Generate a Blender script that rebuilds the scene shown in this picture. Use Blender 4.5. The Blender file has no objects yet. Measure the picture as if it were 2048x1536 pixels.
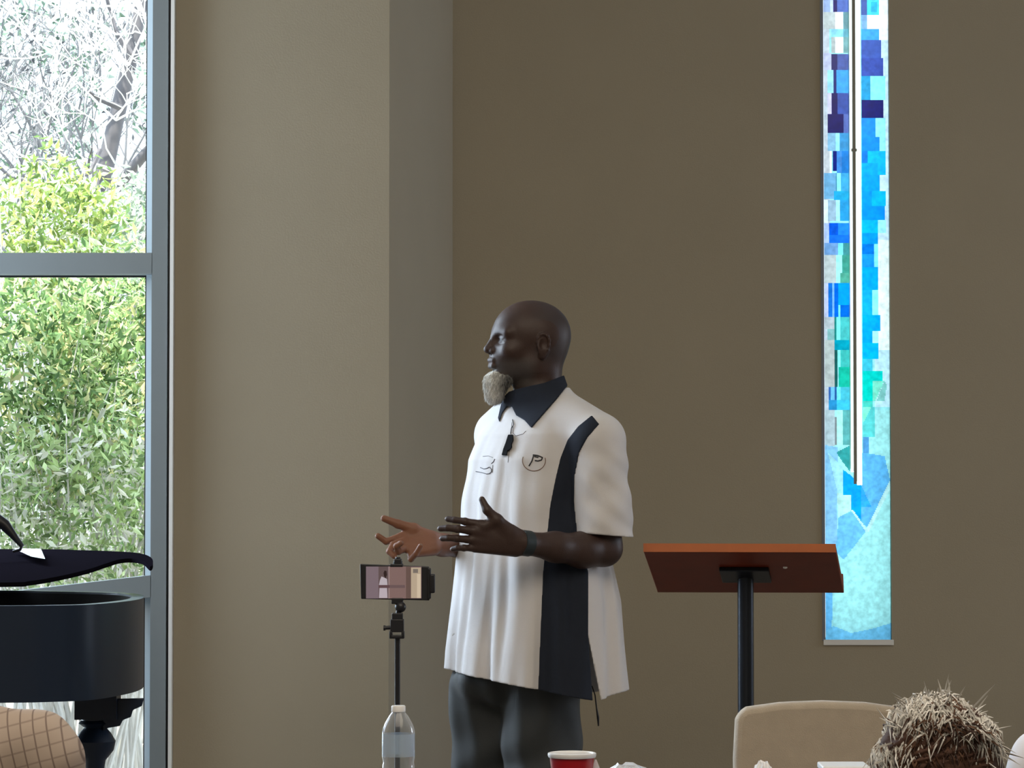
import bpy, bmesh, math, random
import numpy as np
from mathutils import Vector, Matrix
from mathutils.bvhtree import BVHTree

scene = bpy.context.scene
COL = scene.collection

# ---------------------------------------------------------------- camera
F = 5920.0                      # focal length in pixels of a 2048 px wide frame
CAMZ = 1.35
PITCH = math.atan2(212.0, F)
cam_d = bpy.data.cameras.new('camera')
cam_d.sensor_width = 36.0
cam_d.lens = F / 2048.0 * 36.0
cam_d.clip_end = 200
cam = bpy.data.objects.new('camera', cam_d)
COL.objects.link(cam)
cam.location = (0, 0, CAMZ)
cam.rotation_euler = (math.pi / 2 + PITCH, 0, 0)
scene.camera = cam

def P(px, py, Y):
    """the point of the plane at distance Y seen at pixel (px, py)"""
    u = (px - 1024.0) / F
    v = (768.0 - py) / F
    yy = math.cos(PITCH) - v * math.sin(PITCH)
    zz = math.sin(PITCH) + v * math.cos(PITCH)
    return Vector((u * Y / yy, Y, CAMZ + zz * Y / yy))

# ---------------------------------------------------------------- sky, sun, daylight
world = bpy.data.worlds.new('world')
scene.world = world
world.use_nodes = True
bg = world.node_tree.nodes['Background']
bg.inputs[0].default_value = (0.75, 0.89, 1.08, 1)
bg.inputs[1].default_value = 4.2

sun_d = bpy.data.lights.new('sun', 'SUN')
sun_d.energy = 14.0
sun_d.angle = math.radians(1.0)
sun_d.color = (1.0, 0.95, 0.86)
sun = bpy.data.objects.new('sun', sun_d)
COL.objects.link(sun)
sun.rotation_euler = Vector((-0.06, -0.30, 0.95)).to_track_quat('Z', 'Y').to_euler()

def area(name, loc, target, sx, sy, power, color):
    d = bpy.data.lights.new(name, 'AREA')
    d.shape = 'RECTANGLE'
    d.size = sx
    d.size_y = sy
    d.energy = power
    d.color = color
    o = bpy.data.objects.new(name, d)
    COL.objects.link(o)
    o.location = loc
    o.rotation_euler = (Vector(target) - Vector(loc)).to_track_quat('-Z', 'Y').to_euler()
    return o

# daylight through the tall windows of the left and right side walls, and an added warm ceiling fill
area('window_light_left', (-3.85, 8.4, 2.2), (1.0, 8.4, 2.2), 1.5, 2.3, 8, (0.68, 0.84, 1.0))
area('window_light_tall', (-2.42, 9.27, 1.9), (-1.4, 8.0, 1.6), 1.15, 2.9, 190, (0.70, 0.85, 1.0))
area('window_light_right', (6.85, 9.4, 1.9), (0.0, 8.2, 1.7), 1.5, 1.7, 44, (0.82, 0.88, 1.0))
area('ceiling_fill_light', (0.3, 3.2, 4.1), (0.3, 4.2, 0.0), 4.0, 3.0, 118, (1.0, 0.87, 0.70))

scene.view_settings.view_transform = 'Standard'
scene.view_settings.look = 'None'
scene.view_settings.exposure = 0.16
scene.view_settings.gamma = 1.0
scene.view_settings.use_curve_mapping = False

# ---------------------------------------------------------------- materials
def lin(c):
    return tuple(((x / 255.0) / 12.92 if x / 255.0 <= 0.04045 else ((x / 255.0 + 0.055) / 1.055) ** 2.4) for x in c)

def principled(name, color, rough=0.6, metal=0.0, spec=0.5, noise=0.0, nscale=20.0, bump=0.0, bscale=200.0, attr=None, sheen=0.0):
    m = bpy.data.materials.new(name)
    m.use_nodes = True
    nt = m.node_tree
    b = nt.nodes['Principled BSDF']
    b.inputs['Roughness'].default_value = rough
    b.inputs['Metallic'].default_value = metal
    b.inputs['Specular IOR Level'].default_value = spec
    if sheen:
        b.inputs['Sheen Weight'].default_value = sheen
    tc = nt.nodes.new('ShaderNodeTexCoord')
    src = None
    if attr:
        a = nt.nodes.new('ShaderNodeAttribute')
        a.attribute_name = attr
        src = a.outputs['Color']
    if noise > 0:
        n = nt.nodes.new('ShaderNodeTexNoise')
        n.inputs['Scale'].default_value = nscale
        n.inputs['Detail'].default_value = 4
        nt.links.new(tc.outputs['Object'], n.inputs['Vector'])
        mr = nt.nodes.new('ShaderNodeMapRange')
        mr.inputs['To Min'].default_value = 1 - noise
        mr.inputs['To Max'].default_value = 1 + noise
        nt.links.new(n.outputs['Fac'], mr.inputs['Value'])
        mx = nt.nodes.new('ShaderNodeVectorMath')
        mx.operation = 'SCALE'
        if src:
            nt.links.new(src, mx.inputs[0])
        else:
            mx.inputs[0].default_value = color[:3]
        nt.links.new(mr.outputs[0], mx.inputs['Scale'])
        src = mx.outputs[0]
    if src:
        nt.links.new(src, b.inputs['Base Color'])
    else:
        b.inputs['Base Color'].default_value = (*color[:3], 1)
    if bump > 0:
        n2 = nt.nodes.new('ShaderNodeTexNoise')
        n2.inputs['Scale'].default_value = bscale
        n2.inputs['Detail'].default_value = 3
        nt.links.new(tc.outputs['Object'], n2.inputs['Vector'])
        bp = nt.nodes.new('ShaderNodeBump')
        bp.inputs['Strength'].default_value = bump
        bp.inputs['Distance'].default_value = 0.002
        nt.links.new(n2.outputs['Fac'], bp.inputs['Height'])
        nt.links.new(bp.outputs[0], b.inputs['Normal'])
    return m

MW = principled('painted_wall', (0.41, 0.355, 0.262), 0.9, noise=0.05, nscale=3, bump=0.25, bscale=180)
MCEIL = principled('ceiling_paint', (0.62, 0.58, 0.50), 0.9, noise=0.03)
MFLOOR = principled('floor_carpet', (0.22, 0.18, 0.14), 0.95, noise=0.25, nscale=60, bump=0.5, bscale=400)
MFRAME = principled('window_frame_metal', (0.23, 0.26, 0.27), 0.45, noise=0.03)
MGASKET = principled('black_gasket', (0.01, 0.01, 0.012), 0.5)
MTRIM = principled('white_trim', (0.88, 0.87, 0.84), 0.4, noise=0.02)
MWHITE = principled('white_plastic', (0.85, 0.85, 0.86), 0.4, noise=0.02)
MBLACK = principled('black_plastic', (0.012, 0.012, 0.016), 0.42, noise=0.1)
MPIANO = principled('black_lacquer', (0.010, 0.022, 0.050), 0.34, spec=0.5, noise=0.1, nscale=6)
MPIANOIN = principled('piano_inside', (0.010, 0.006, 0.005), 0.8, noise=0.2)
MWOOD = principled('cherry_wood', (0.20, 0.030, 0.010), 0.42, spec=.3, noise=0.25, nscale=14)
MSTEEL = principled('dark_steel', (0.025, 0.03, 0.04), 0.35, metal=0.6, noise=0.05)

# ---------------------------------------------------------------- object helpers
def tag(o, label=None, cat=None, group=None, kind=None):
    if label: o['label'] = label
    if cat: o['category'] = cat
    if group: o['group'] = group
    if kind: o['kind'] = kind
    return o

def empty(name, loc, label=None, cat=None, group=None, rz=0.0):
    o = bpy.data.objects.new(name, None)
    o.empty_display_size = 0.1
    COL.objects.link(o)
    o.location = loc
    o.rotation_euler = (0, 0, rz)
    tag(o, label, cat, group)
    return o

def world_matrix(o):
    m = Matrix.LocRotScale(o.location, o.rotation_euler, o.scale)
    if o.parent: m = world_matrix(o.parent) @ m
    return m

def link(name, me, mat, parent=None, world=True):
    """link a mesh whose vertices are in world coordinates (or parent coordinates)"""
    o = bpy.data.objects.new(name, me)
    COL.objects.link(o)
    for m in (mat if isinstance(mat, (list, tuple)) else [mat]):
        me.materials.append(m)
    if parent is not None:
        o.parent = parent
        if world:
            me.transform(world_matrix(parent).inverted())
    return o

def smooth(me, ang=None):
    me.polygons.foreach_set('use_smooth', [True] * len(me.polygons))
    if ang is not None:
        me.set_sharp_from_angle(angle=math.radians(ang))

class MB:
    """collects shapes and links them as one mesh object"""
    def __init__(self):
        self.v = []; self.f = []; self.c = []
    def add(self, vs, fs, col=None):
        n = len(self.v)
        self.v.extend([tuple(p) for p in vs])
        self.f.extend([tuple(i + n for i in f) for f in fs])
        self.c.extend([col] * len(fs))
        return self
    def box(self, a, b, col=None, M=None):
        x0, y0, z0 = a; x1, y1, z1 = b
        vs = [Vector(p) for p in ((x0,y0,z0),(x1,y0,z0),(x1,y1,z0),(x0,y1,z0),(x0,y0,z1),(x1,y0,z1),(x1,y1,z1),(x0,y1,z1))]
        if M: vs = [M @ p for p in vs]
        return self.add(vs, [(0,3,2,1),(4,5,6,7),(0,1,5,4),(1,2,6,5),(2,3,7,6),(3,0,4,7)], col)
    def hexa(self, lower, upper, col=None):
        n = len(lower)
        fs = [tuple(range(n))[::-1], tuple(range(n, 2*n))] + [(i, (i+1) % n, n + (i+1) % n, n + i) for i in range(n)]
        return self.add(list(lower) + list(upper), fs, col)
    def tube(self, pts, rads, n=10, col=None, cap=True):
        pts = [Vector(p) for p in pts]
        if not isinstance(rads, (list, tuple)): rads = [rads] * len(pts)
        rings = []; up = None
        for i, p in enumerate(pts):
            d = (pts[min(i+1, len(pts)-1)] - pts[max(i-1, 0)])
            if d.length < 1e-9: d = Vector((0,0,1))
            d.normalize()
            if up is None:
                up = d.orthogonal().normalized()
            else:
                up = (up - d * up.dot(d))
                if up.length < 1e-6: up = d.orthogonal()
                up.normalize()
            w = d.cross(up)
            rings.append([p + (up * math.cos(2*math.pi*k/n) + w * math.sin(2*math.pi*k/n)) * rads[i] for k in range(n)])
        vs = [q for r in rings for q in r]
        fs = []
        for i in range(len(rings)-1):
            for k in range(n):
                fs.append((i*n+k, i*n+(k+1) % n, (i+1)*n+(k+1) % n, (i+1)*n+k))
        if cap:
            fs.append(tuple(range(n))[::-1]); fs.append(tuple(range((len(rings)-1)*n, len(rings)*n)))
        return self.add(vs, fs, col)
    def lathe(self, c, prof, n=32, col=None):
        c = Vector(c); vs = []; fs = []
        for r, z in prof:
            for k in range(n):
                a = 2*math.pi*k/n
                vs.append(c + Vector((r*math.cos(a), r*math.sin(a), z)))
        for i in range(len(prof)-1):
            for k in range(n):
                fs.append((i*n+k, i*n+(k+1) % n, (i+1)*n+(k+1) % n, (i+1)*n+k))
        return self.add(vs, fs, col)
    def mesh(self, name):
        me = bpy.data.meshes.new(name)
        me.from_pydata(self.v, [], self.f)
        if any(c is not None for c in self.c):
            at = me.color_attributes.new('tint', 'FLOAT_COLOR', 'CORNER')
            arr = []
            for f, c in zip(self.f, self.c):
                c = c or (1, 1, 1)
                arr.extend([c[0], c[1], c[2], 1.0] * len(f))
            at.data.foreach_set('color', arr)
        me.update()
        return me
    def build(self, name, mat, parent=None, sm=None, bevel=0, world=True, clean=False):
        me = self.mesh(name)
        if clean:
            bm = bmesh.new(); bm.from_mesh(me)
            bmesh.ops.recalc_face_normals(bm, faces=bm.faces); bm.to_mesh(me); bm.free()
        if sm: smooth(me, sm)
        o = link(name, me, mat, parent, world)
        if bevel:
            bv = o.modifiers.new('bevel', 'BEVEL'); bv.width = bevel; bv.segments = 3; bv.limit_method = 'ANGLE'
            smooth(me, 40)
        return o

def struct(o):
    o['kind'] = 'structure'
    return o

# ---------------------------------------------------------------- implicit surfaces
class SDF:
    def __init__(self, lo, hi, h):
        self.lo = np.array(lo, dtype=np.float32); self.h = h
        self.n = [int(math.ceil((hi[i] - lo[i]) / h)) + 1 for i in range(3)]
        self.ax = [self.lo[i] + np.arange(self.n[i], dtype=np.float32) * h for i in range(3)]
        self.D = np.full(self.n, 1.0, dtype=np.float32)
    def _sl(self, lo, hi):
        s = []
        for i in range(3):
            a = max(0, int((lo[i] - self.lo[i]) / self.h)); b = min(self.n[i], int((hi[i] - self.lo[i]) / self.h) + 2)
            if b <= a: return None
            s.append(slice(a, b))
        return tuple(s)
    def grid(self, s):
        return (self.ax[0][s[0]][:, None, None], self.ax[1][s[1]][None, :, None], self.ax[2][s[2]][None, None, :])
    def apply(self, lo, hi, fn, k, mode='u'):
        pad = k + 3 * self.h
        s = self._sl([a - pad for a in lo], [b + pad for b in hi])
        if s is None: return
        d = fn(*self.grid(s)).astype(np.float32); cur = self.D[s]
        if mode == 's': d = -d
        if mode == 'u':
            if k > 0:
                q = np.clip(0.5 + 0.5 * (cur - d) / k, 0, 1); r = cur * (1 - q) + d * q - k * q * (1 - q)
            else: r = np.minimum(cur, d)
        else:
            if k > 0:
                q = np.clip(0.5 - 0.5 * (cur - d) / k, 0, 1); r = cur * (1 - q) + d * q + k * q * (1 - q)
            else: r = np.maximum(cur, d)
        self.D[s] = r
    def ell(self, c, r, k=0.01, R=None, mode='u'):
        c = [float(x) for x in c]; r = [float(x) for x in (r if hasattr(r, '__len__') else (r, r, r))]
        m = max(r)
        def fn(x, y, z):
            x = x - c[0]; y = y - c[1]; z = z - c[2]
            if R is not None:
                x, y, z = (R[0][0]*x + R[1][0]*y + R[2][0]*z, R[0][1]*x + R[1][1]*y + R[2][1]*z, R[0][2]*x + R[1][2]*y + R[2][2]*z)
            k0 = np.sqrt((x/r[0])**2 + (y/r[1])**2 + (z/r[2])**2) + 1e-9
            k1 = np.sqrt((x/r[0]**2)**2 + (y/r[1]**2)**2 + (z/r[2]**2)**2) + 1e-9
            return k0 * (k0 - 1) / k1
        self.apply([a - m for a in c], [a + m for a in c], fn, k, mode)
    def cone(self, a, b, ra, rb, k=0.01, mode='u'):
        a = [float(x) for x in a]; b = [float(x) for x in b]; m = max(ra, rb)
        def fn(x, y, z):
            ba = [b[i] - a[i] for i in range(3)]; L = sum(q*q for q in ba) + 1e-12
            t = np.clip(((x-a[0])*ba[0] + (y-a[1])*ba[1] + (z-a[2])*ba[2]) / L, 0, 1)
            return np.sqrt((x-a[0]-t*ba[0])**2 + (y-a[1]-t*ba[1])**2 + (z-a[2]-t*ba[2])**2) - (ra + (rb-ra)*t)
        self.apply([min(a[i], b[i]) - m for i in range(3)], [max(a[i], b[i]) + m for i in range(3)], fn, k, mode)
    def chain(self, pts, rads, k=0.004, k0=None):
        for i in range(len(pts)-1):
            self.cone(pts[i], pts[i+1], rads[i], rads[i+1], k if (i or k0 is None) else k0)
    def all(self, fn, k=0.0, mode='u'):
        self.apply(self.lo, [self.ax[i][-1] for i in range(3)], fn, k, mode)
    def sample(self, V):
        g = (V - self.lo) / self.h
        g = np.clip(g, 0, np.array(self.n) - 1.001)
        i = g.astype(int); f = (g - i).astype(np.float32)
        out = 0
        for dx in (0, 1):
            for dy in (0, 1):
                for dz in (0, 1):
                    w = (f[:, 0] if dx else 1-f[:, 0]) * (f[:, 1] if dy else 1-f[:, 1]) * (f[:, 2] if dz else 1-f[:, 2])
                    out = out + w * self.D[i[:, 0]+dx, i[:, 1]+dy, i[:, 2]+dz]
        return out
    def nets(self, relax=2):
        D = self.D; ins = D < 0
        nx, ny, nz = D.shape
        S = np.zeros((nx-1, ny-1, nz-1), dtype=np.int8)
        for dx in (0, 1):
            for dy in (0, 1):
                for dz in (0, 1):
                    S += ins[dx:nx-1+dx, dy:ny-1+dy, dz:nz-1+dz]
        I, J, K = np.nonzero((S > 0) & (S < 8))
        acc = np.zeros((len(I), 3), dtype=np.float64); cnt = np.zeros(len(I))
        for ax in range(3):
            o = [a for a in range(3) if a != ax]
            for u in (0, 1):
                for w in (0, 1):
                    off = [0, 0, 0]; off[o[0]] = u; off[o[1]] = w
                    off2 = list(off); off2[ax] = 1
                    a = D[I+off[0], J+off[1], K+off[2]]; b = D[I+off2[0], J+off2[1], K+off2[2]]
                    m = (a < 0) != (b < 0)
                    t = np.where(m, a / np.where(m, a - b, 1), 0)
                    p = np.zeros((len(I), 3)); p[:, o[0]] = u; p[:, o[1]] = w; p[:, ax] = t
                    acc += p * m[:, None]; cnt += m
        V = (np.stack([I, J, K], 1) + acc / cnt[:, None]) * self.h + self.lo
        vid = np.full(S.shape, -1, dtype=np.int64); vid[I, J, K] = np.arange(len(I))
        quads = []
        for ax in range(3):
            o = [(ax+1) % 3, (ax+2) % 3]
            sa = [slice(None)]*3; sb = [slice(None)]*3; sa[ax] = slice(0, -1); sb[ax] = slice(1, None)
            A = ins[tuple(sa)]; B = ins[tuple(sb)]
            e = np.array(np.nonzero(A != B)).T
            ok = (e[:, o[0]] > 0) & (e[:, o[1]] > 0) & (e[:, o[0]] < D.shape[o[0]]-1) & (e[:, o[1]] < D.shape[o[1]]-1)
            e = e[ok]
            flip = A[e[:, 0], e[:, 1], e[:, 2]]
            q = []
            for du, dv in ((-1, -1), (0, -1), (0, 0), (-1, 0)):
                g = e.copy(); g[:, o[0]] += du; g[:, o[1]] += dv
                q.append(vid[g[:, 0], g[:, 1], g[:, 2]])
            q = np.stack(q, 1)
            q = np.where(flip[:, None], q, q[:, ::-1])
            quads.append(q)
        Q = np.concatenate(quads); Q = Q[(Q >= 0).all(1)]
        E = np.concatenate([Q[:, [0, 1]], Q[:, [1, 2]], Q[:, [2, 3]], Q[:, [3, 0]]])
        n = len(V)
        for _ in range(relax):
            s = np.zeros((n, 3)); c = np.bincount(E.ravel(), minlength=n)[:, None] + 1e-9
            for a in range(3):
                s[:, a] = np.bincount(E[:, 0], V[E[:, 1], a], n) + np.bincount(E[:, 1], V[E[:, 0], a], n)
            V = V * 0.5 + 0.5 * s / c
            h = self.h * 0.5                       # back onto the surface
            G = np.stack([self.sample(V + np.eye(3)[a]*h) - self.sample(V - np.eye(3)[a]*h) for a in range(3)], 1) / (2*h)
            g2 = (G**2).sum(1)
            step = np.where(g2 > 0.05, self.sample(V) / np.maximum(g2, 0.05), 0)
            V = V - G * np.clip(step, -self.h, self.h)[:, None] * 0.9
        return V, Q

def nets_mesh(name, parts, tint=None):
    """parts: list of (V, Q); one mesh"""
    Vs = []; Qs = []; n = 0
    for V, Q in parts:
        Vs.append(V); Qs.append(Q + n); n += len(V)
    V = np.concatenate(Vs); Q = np.concatenate(Qs)
    me = bpy.data.meshes.new(name)
    me.from_pydata(V.tolist(), [], Q.tolist())
    me.update(); smooth(me)
    if tint is not None:
        at = me.color_attributes.new('tint', 'FLOAT_COLOR', 'POINT')
        nr = np.empty(len(V)*3, dtype=np.float32); me.vertices.foreach_get('normal', nr)
        c = tint(V, nr.reshape(-1, 3))
        at.data.foreach_set('color', np.concatenate([c, np.ones((len(V), 1))], 1).astype(np.float32).ravel())
    return me

def poly_sd(px, pz, poly):
    """signed distance in the (x, z) plane to a polygon, negative inside; arrays broadcast"""
    d = None; inside = None
    n = len(poly)
    for i in range(n):
        ax, az = poly[i]; bx, bz = poly[(i+1) % n]
        ex, ez = bx-ax, bz-az
        wx = px-ax; wz = pz-az
        t = np.clip((wx*ex + wz*ez) / (ex*ex+ez*ez+1e-12), 0, 1)
        q = (wx-ex*t)**2 + (wz-ez*t)**2
        d = q if d is None else np.minimum(d, q)
        c = ((az > pz) != (bz > pz)) & (px < (bx-ax)*(pz-az)/((bz-az) if abs(bz-az) > 1e-9 else 1e-9) + ax)
        inside = c if inside is None else (inside ^ c)
    d = np.sqrt(d)
    return np.where(inside, -d, d)
# ================================================================ the room
H = 4.5
YW = 9.4                       # plane of the window wall
YB = 10.6                      # plane of the back wall
xa = P(349, 700, YW).x; xb = P(778, 700, YW).x; xc = P(905, 700, YB).x
wl = P(-900, 700, YW).x        # left end of the tall window
struct(MB().box((-5.6, -2.2, -0.1), (7.6, 11.2, 0.0)).build('floor', MFLOOR))
struct(MB().box((-5.6, -2.2, H), (7.6, 11.2, H + 0.12)).build('ceiling', MCEIL))
struct(MB().box((-5.0, -2.2, 0), (7.2, -2.0, H)).build('wall_front', MW))

def side_wall(name, x0, x1, y0, y1, oy0, oy1, zs=1.0):
    m = MB()
    m.box((x0, y0, 0), (x1, oy0, H)); m.box((x0, oy1, 0), (x1, y1, H))
    m.box((x0, oy0, 0), (x1, oy1, zs)); m.box((x0, oy0, 3.5), (x1, oy1, H))
    return struct(m.build(name, MW))
side_wall('wall_left', -4.2, -4.0, -2.0, YW + 0.2, 7.6, 9.25)
side_wall('wall_right', 7.0, 7.2, -2.0, YB + 0.2, 8.6, 10.2)
for n, x, y0, y1 in (('window_3', -4.1, 7.6, 9.25), ('window_4', 7.1, 8.6, 10.2)):
    w = MB()
    for y in np.linspace(y0, y1, 4): w.box((x-0.04, y-0.03, 1.0), (x+0.04, y+0.03, 3.5))
    for z in (1.0, 2.2, 3.44): w.box((x-0.04, y0, z), (x+0.04, y1, z+0.06))
    struct(w.build(n, MFRAME))

# the panel of wall between the window and the corner, the rounded return and the back wall
struct(MB().box((xa, YW, 0), (xb, YW + 0.2, H)).box((-4.0, YW, 0), (wl, YW + 0.2, H)).build('wall_window_side', MW))
ret = MB(); n = 24
pts = []
for i in range(n + 1):
    t = i / n
    pts.append((xb + (xc - xb) * (1 - (1 - t) ** 1.25), YW + (YB - YW) * (t ** 1.05)))
vs = []; fs = []
for x, y in pts: vs += [(x, y, 0), (x, y, H)]
for i in range(n): fs.append((2*i, 2*i+2, 2*i+3, 2*i+1))
ret.add(vs, fs)
pl_ = pts + [(xc - .02, YB + .22), (xb - .02, YB + .22), (xb - .02, YW + .001)]
ret = MB().hexa([(x, y, 0) for x, y in pl_], [(x, y, H) for x, y in pl_])
struct(ret.build('wall_return', MW, sm=20, clean=True))
gx0 = P(1648, 700, YB).x; gx1 = P(1781, 700, YB).x; gz0 = P(1700, 1281, YB).z; gz1 = 4.1
m = MB()
m.box((xc - 0.15, YB, 0), (gx0, YB + 0.22, H)); m.box((gx1, YB, 0), (7.2, YB + 0.22, H))
m.box((gx0, YB, 0), (gx1, YB + 0.22, gz0)); m.box((gx0, YB, gz1), (gx1, YB + 0.22, H))
struct(m.build('wall_back', MW))

# --- tall clear window, left
w1 = struct(empty('window_1', (wl, YW, 0)))
def zz(py, Y=YW): return P(0, py, Y).z
def xx(px, Y=YW): return P(px, 700, Y).x
fr = MB()
fr.box((xx(305), YW - 0.03, 0), (xx(336), YW + 0.12, H))
fr.box((wl, YW - 0.03, zz(549)), (xx(306), YW + 0.12, zz(507)))
slp = .117
def bar_z(x, py): return zz(py) - (xx(306) - x) * slp
for x0_, x1_ in ((xx(-515), xx(306)), (wl, xx(-560))):
    fr.hexa([(x0_, YW-.03, bar_z(x0_, 1194)), (x1_, YW-.03, bar_z(x1_, 1194)), (x1_, YW+.12, bar_z(x1_, 1194)), (x0_, YW+.12, bar_z(x0_, 1194))], [(x0_, YW-.03, bar_z(x0_, 1150)), (x1_, YW-.03, bar_z(x1_, 1150)), (x1_, YW+.12, bar_z(x1_, 1150)), (x0_, YW+.12, bar_z(x0_, 1150))])
fr.box((xx(-560), YW - 0.03, 0), (xx(-515), YW + 0.12, H))
fr.box((wl, YW - 0.03, 0), (xx(306), YW + 0.12, 0.08))
fr.box((wl, YW - 0.03, 0), (wl + 0.06, YW + 0.12, H))
fr.build('window_frame', MFRAME, w1)
st = MB().box((xx(290.5), YW + 0.02, 0.08), (xx(305), YW + 0.10, zz(1194))).box((xx(290.5), YW + 0.02, zz(1151)), (xx(305), YW + 0.10, zz(549))).box((xx(290.5), YW + 0.02, zz(507)), (xx(305), YW + 0.10, H))
MREVEAL = principled('lit_frame_reveal', (0.62, 0.72, 0.78), 0.35, noise=0.02)  # frame reveal, the daylight falling on it put into the paler colour
st.build('lit_frame_reveal', MREVEAL, w1)
g = MB()
for z0, z1 in ((0.08, zz(1196)), (zz(1154), zz(549)), (zz(507), H)):
    for x0, x1 in ((xx(-515), xx(290.5)), (wl + 0.06, xx(-560))):
        g.box((x1 - 0.0065, YW + 0.045, z0), (x1, YW + 0.07, z1)); g.box((x0, YW + 0.045, z0), (x0 + 0.006, YW + 0.07, z1))
        (g.box((x0, YW + 0.045, z0), (x1, YW + 0.07, z0 + 0.004)) if z0 > 2 else None); g.box((x0, YW + 0.045, z1 - 0.005), (x1, YW + 0.07, z1))
g.build('gasket', MGASKET, w1)
MGLASS = bpy.data.materials.new('clear_glass'); MGLASS.use_nodes = True
nt = MGLASS.node_tree; nt.nodes.clear()
out = nt.nodes.new('ShaderNodeOutputMaterial'); mix = nt.nodes.new('ShaderNodeMixShader')
tr = nt.nodes.new('ShaderNodeBsdfTransparent'); gl = nt.nodes.new('ShaderNodeBsdfGlossy'); fn = nt.nodes.new('ShaderNodeFresnel')
gl.inputs['Roughness'].default_value = 0.03; tr.inputs[0].default_value = (0.97, 1.0, 0.99, 1)
nt.links.new(fn.outputs[0], mix.inputs[0]); nt.links.new(tr.outputs[0], mix.inputs[1]); nt.links.new(gl.outputs[0], mix.inputs[2]); nt.links.new(mix.outputs[0], out.inputs[0])
for z0, z1 in ((0.08, zz(549)), (zz(507), H)):
    for x0, x1 in ((wl + 0.06, xx(-560)), (xx(-515), xx(290.5))):
        MB().box((x0, YW + 0.055, z0), (x1, YW + 0.061, z1)).build('glass_pane', MGLASS, w1)
r_b = (xx(349.5) - xx(340.5)) / 2
struct(MB().box((xx(341.5), YW - 0.034, 0), (xx(348.5), YW + .02, H)).build('trim_1', MTRIM))
struct(MB().box((xx(336), YW - 0.01, 0), (xx(341), YW + 0.1, H)).build('trim_2', MGASKET))
struct(MB().box((xb - 0.6, YW - 0.015, 0), (xb, YW, 0.1)).box((xc, YB - 0.015, 0), (7.0, YB, 0.1)).build('baseboard_back', MTRIM))

# --- narrow stained glass window
w2 = struct(empty('window_2', (gx0, YB, gz0)))
fr = MB()
t = 0.006
fr.box((gx0, YB - 0.006, gz0 - 0.012), (gx1, YB + 0.2, gz0)).box((gx0 - 0.006, YB - 0.008, gz0 - 0.016), (gx1 + 0.006, YB + 0.002, gz0 + 0.003))
fr.build('window_sill', MTRIM, w2)
fr = MB()
fr.box((gx0, YB + 0.014, gz0), (gx0 + 0.003, YB + 0.15, gz1)).box((gx1 - 0.003, YB + 0.014, gz0), (gx1, YB + 0.15, gz1)).box((gx0 - 0.010, YB - 0.004, gz0), (gx0, YB + 0.02, gz1))
fr.build('window_frame', principled('bluegrey_frame', (0.20, 0.23, 0.28), 0.5, noise=0.03), w2)
YG = YB + 0.012
gx0p, gx1p = P(1649, 700, YG).x, P(1781, 700, YG).x
W = 66; Hh = 700; ytop = -110
G = np.zeros((Hh, W, 3)); NA = np.zeros((Hh, W))
def R(y0, x0, y1, x1, c):
    a = max(0, int(round((y0 - ytop) / 2.0))); b = max(0, int(round((y1 - ytop) / 2.0)))
    u = max(0, int(round((x0 - 1649) / 2.0))); v = min(W, int(round((x1 - 1649) / 2.0)))
    G[a:b, u:v] = lin(c)
def PG(poly, c, na=0):
    ys = ytop + (np.arange(Hh) + 0.5)[:, None] * 2.0; xs = 1649 + (np.arange(W) + 0.5)[None, :] * 2.0
    m = poly_sd(xs + 0 * ys, ys + 0 * xs, poly) < 0
    G[m] = lin(c); NA[m] = na
rnd = random.Random(4)
R(-110, 1649, 1290, 1781, (150, 225, 225)); NA[:] = 0
PG([(1649, 820), (1781, 820), (1781, 1290), (1649, 1290)], (160, 228, 222), 1)
blues = [(30, 60, 130), (50, 140, 215), (140, 235, 250), (15, 25, 100), (90, 160, 200), (235, 250, 250), (20, 110, 200)]
for y in range(-110, 0, 28):
    for x0, x1 in ((1649, 1664), (1664, 1676), (1676, 1700), (1724, 1752), (1752, 1781)):
        R(y, x0, y + 28, x1, rnd.choice(blues))
R(0, 1649, 1010, 1662, (190, 200, 205)); R(0, 1724, 480, 1781, (205, 235, 245)); R(480, 1758, 700, 1781, (235, 250, 240)); R(700, 1750, 815, 1781, (190, 230, 235))
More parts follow.
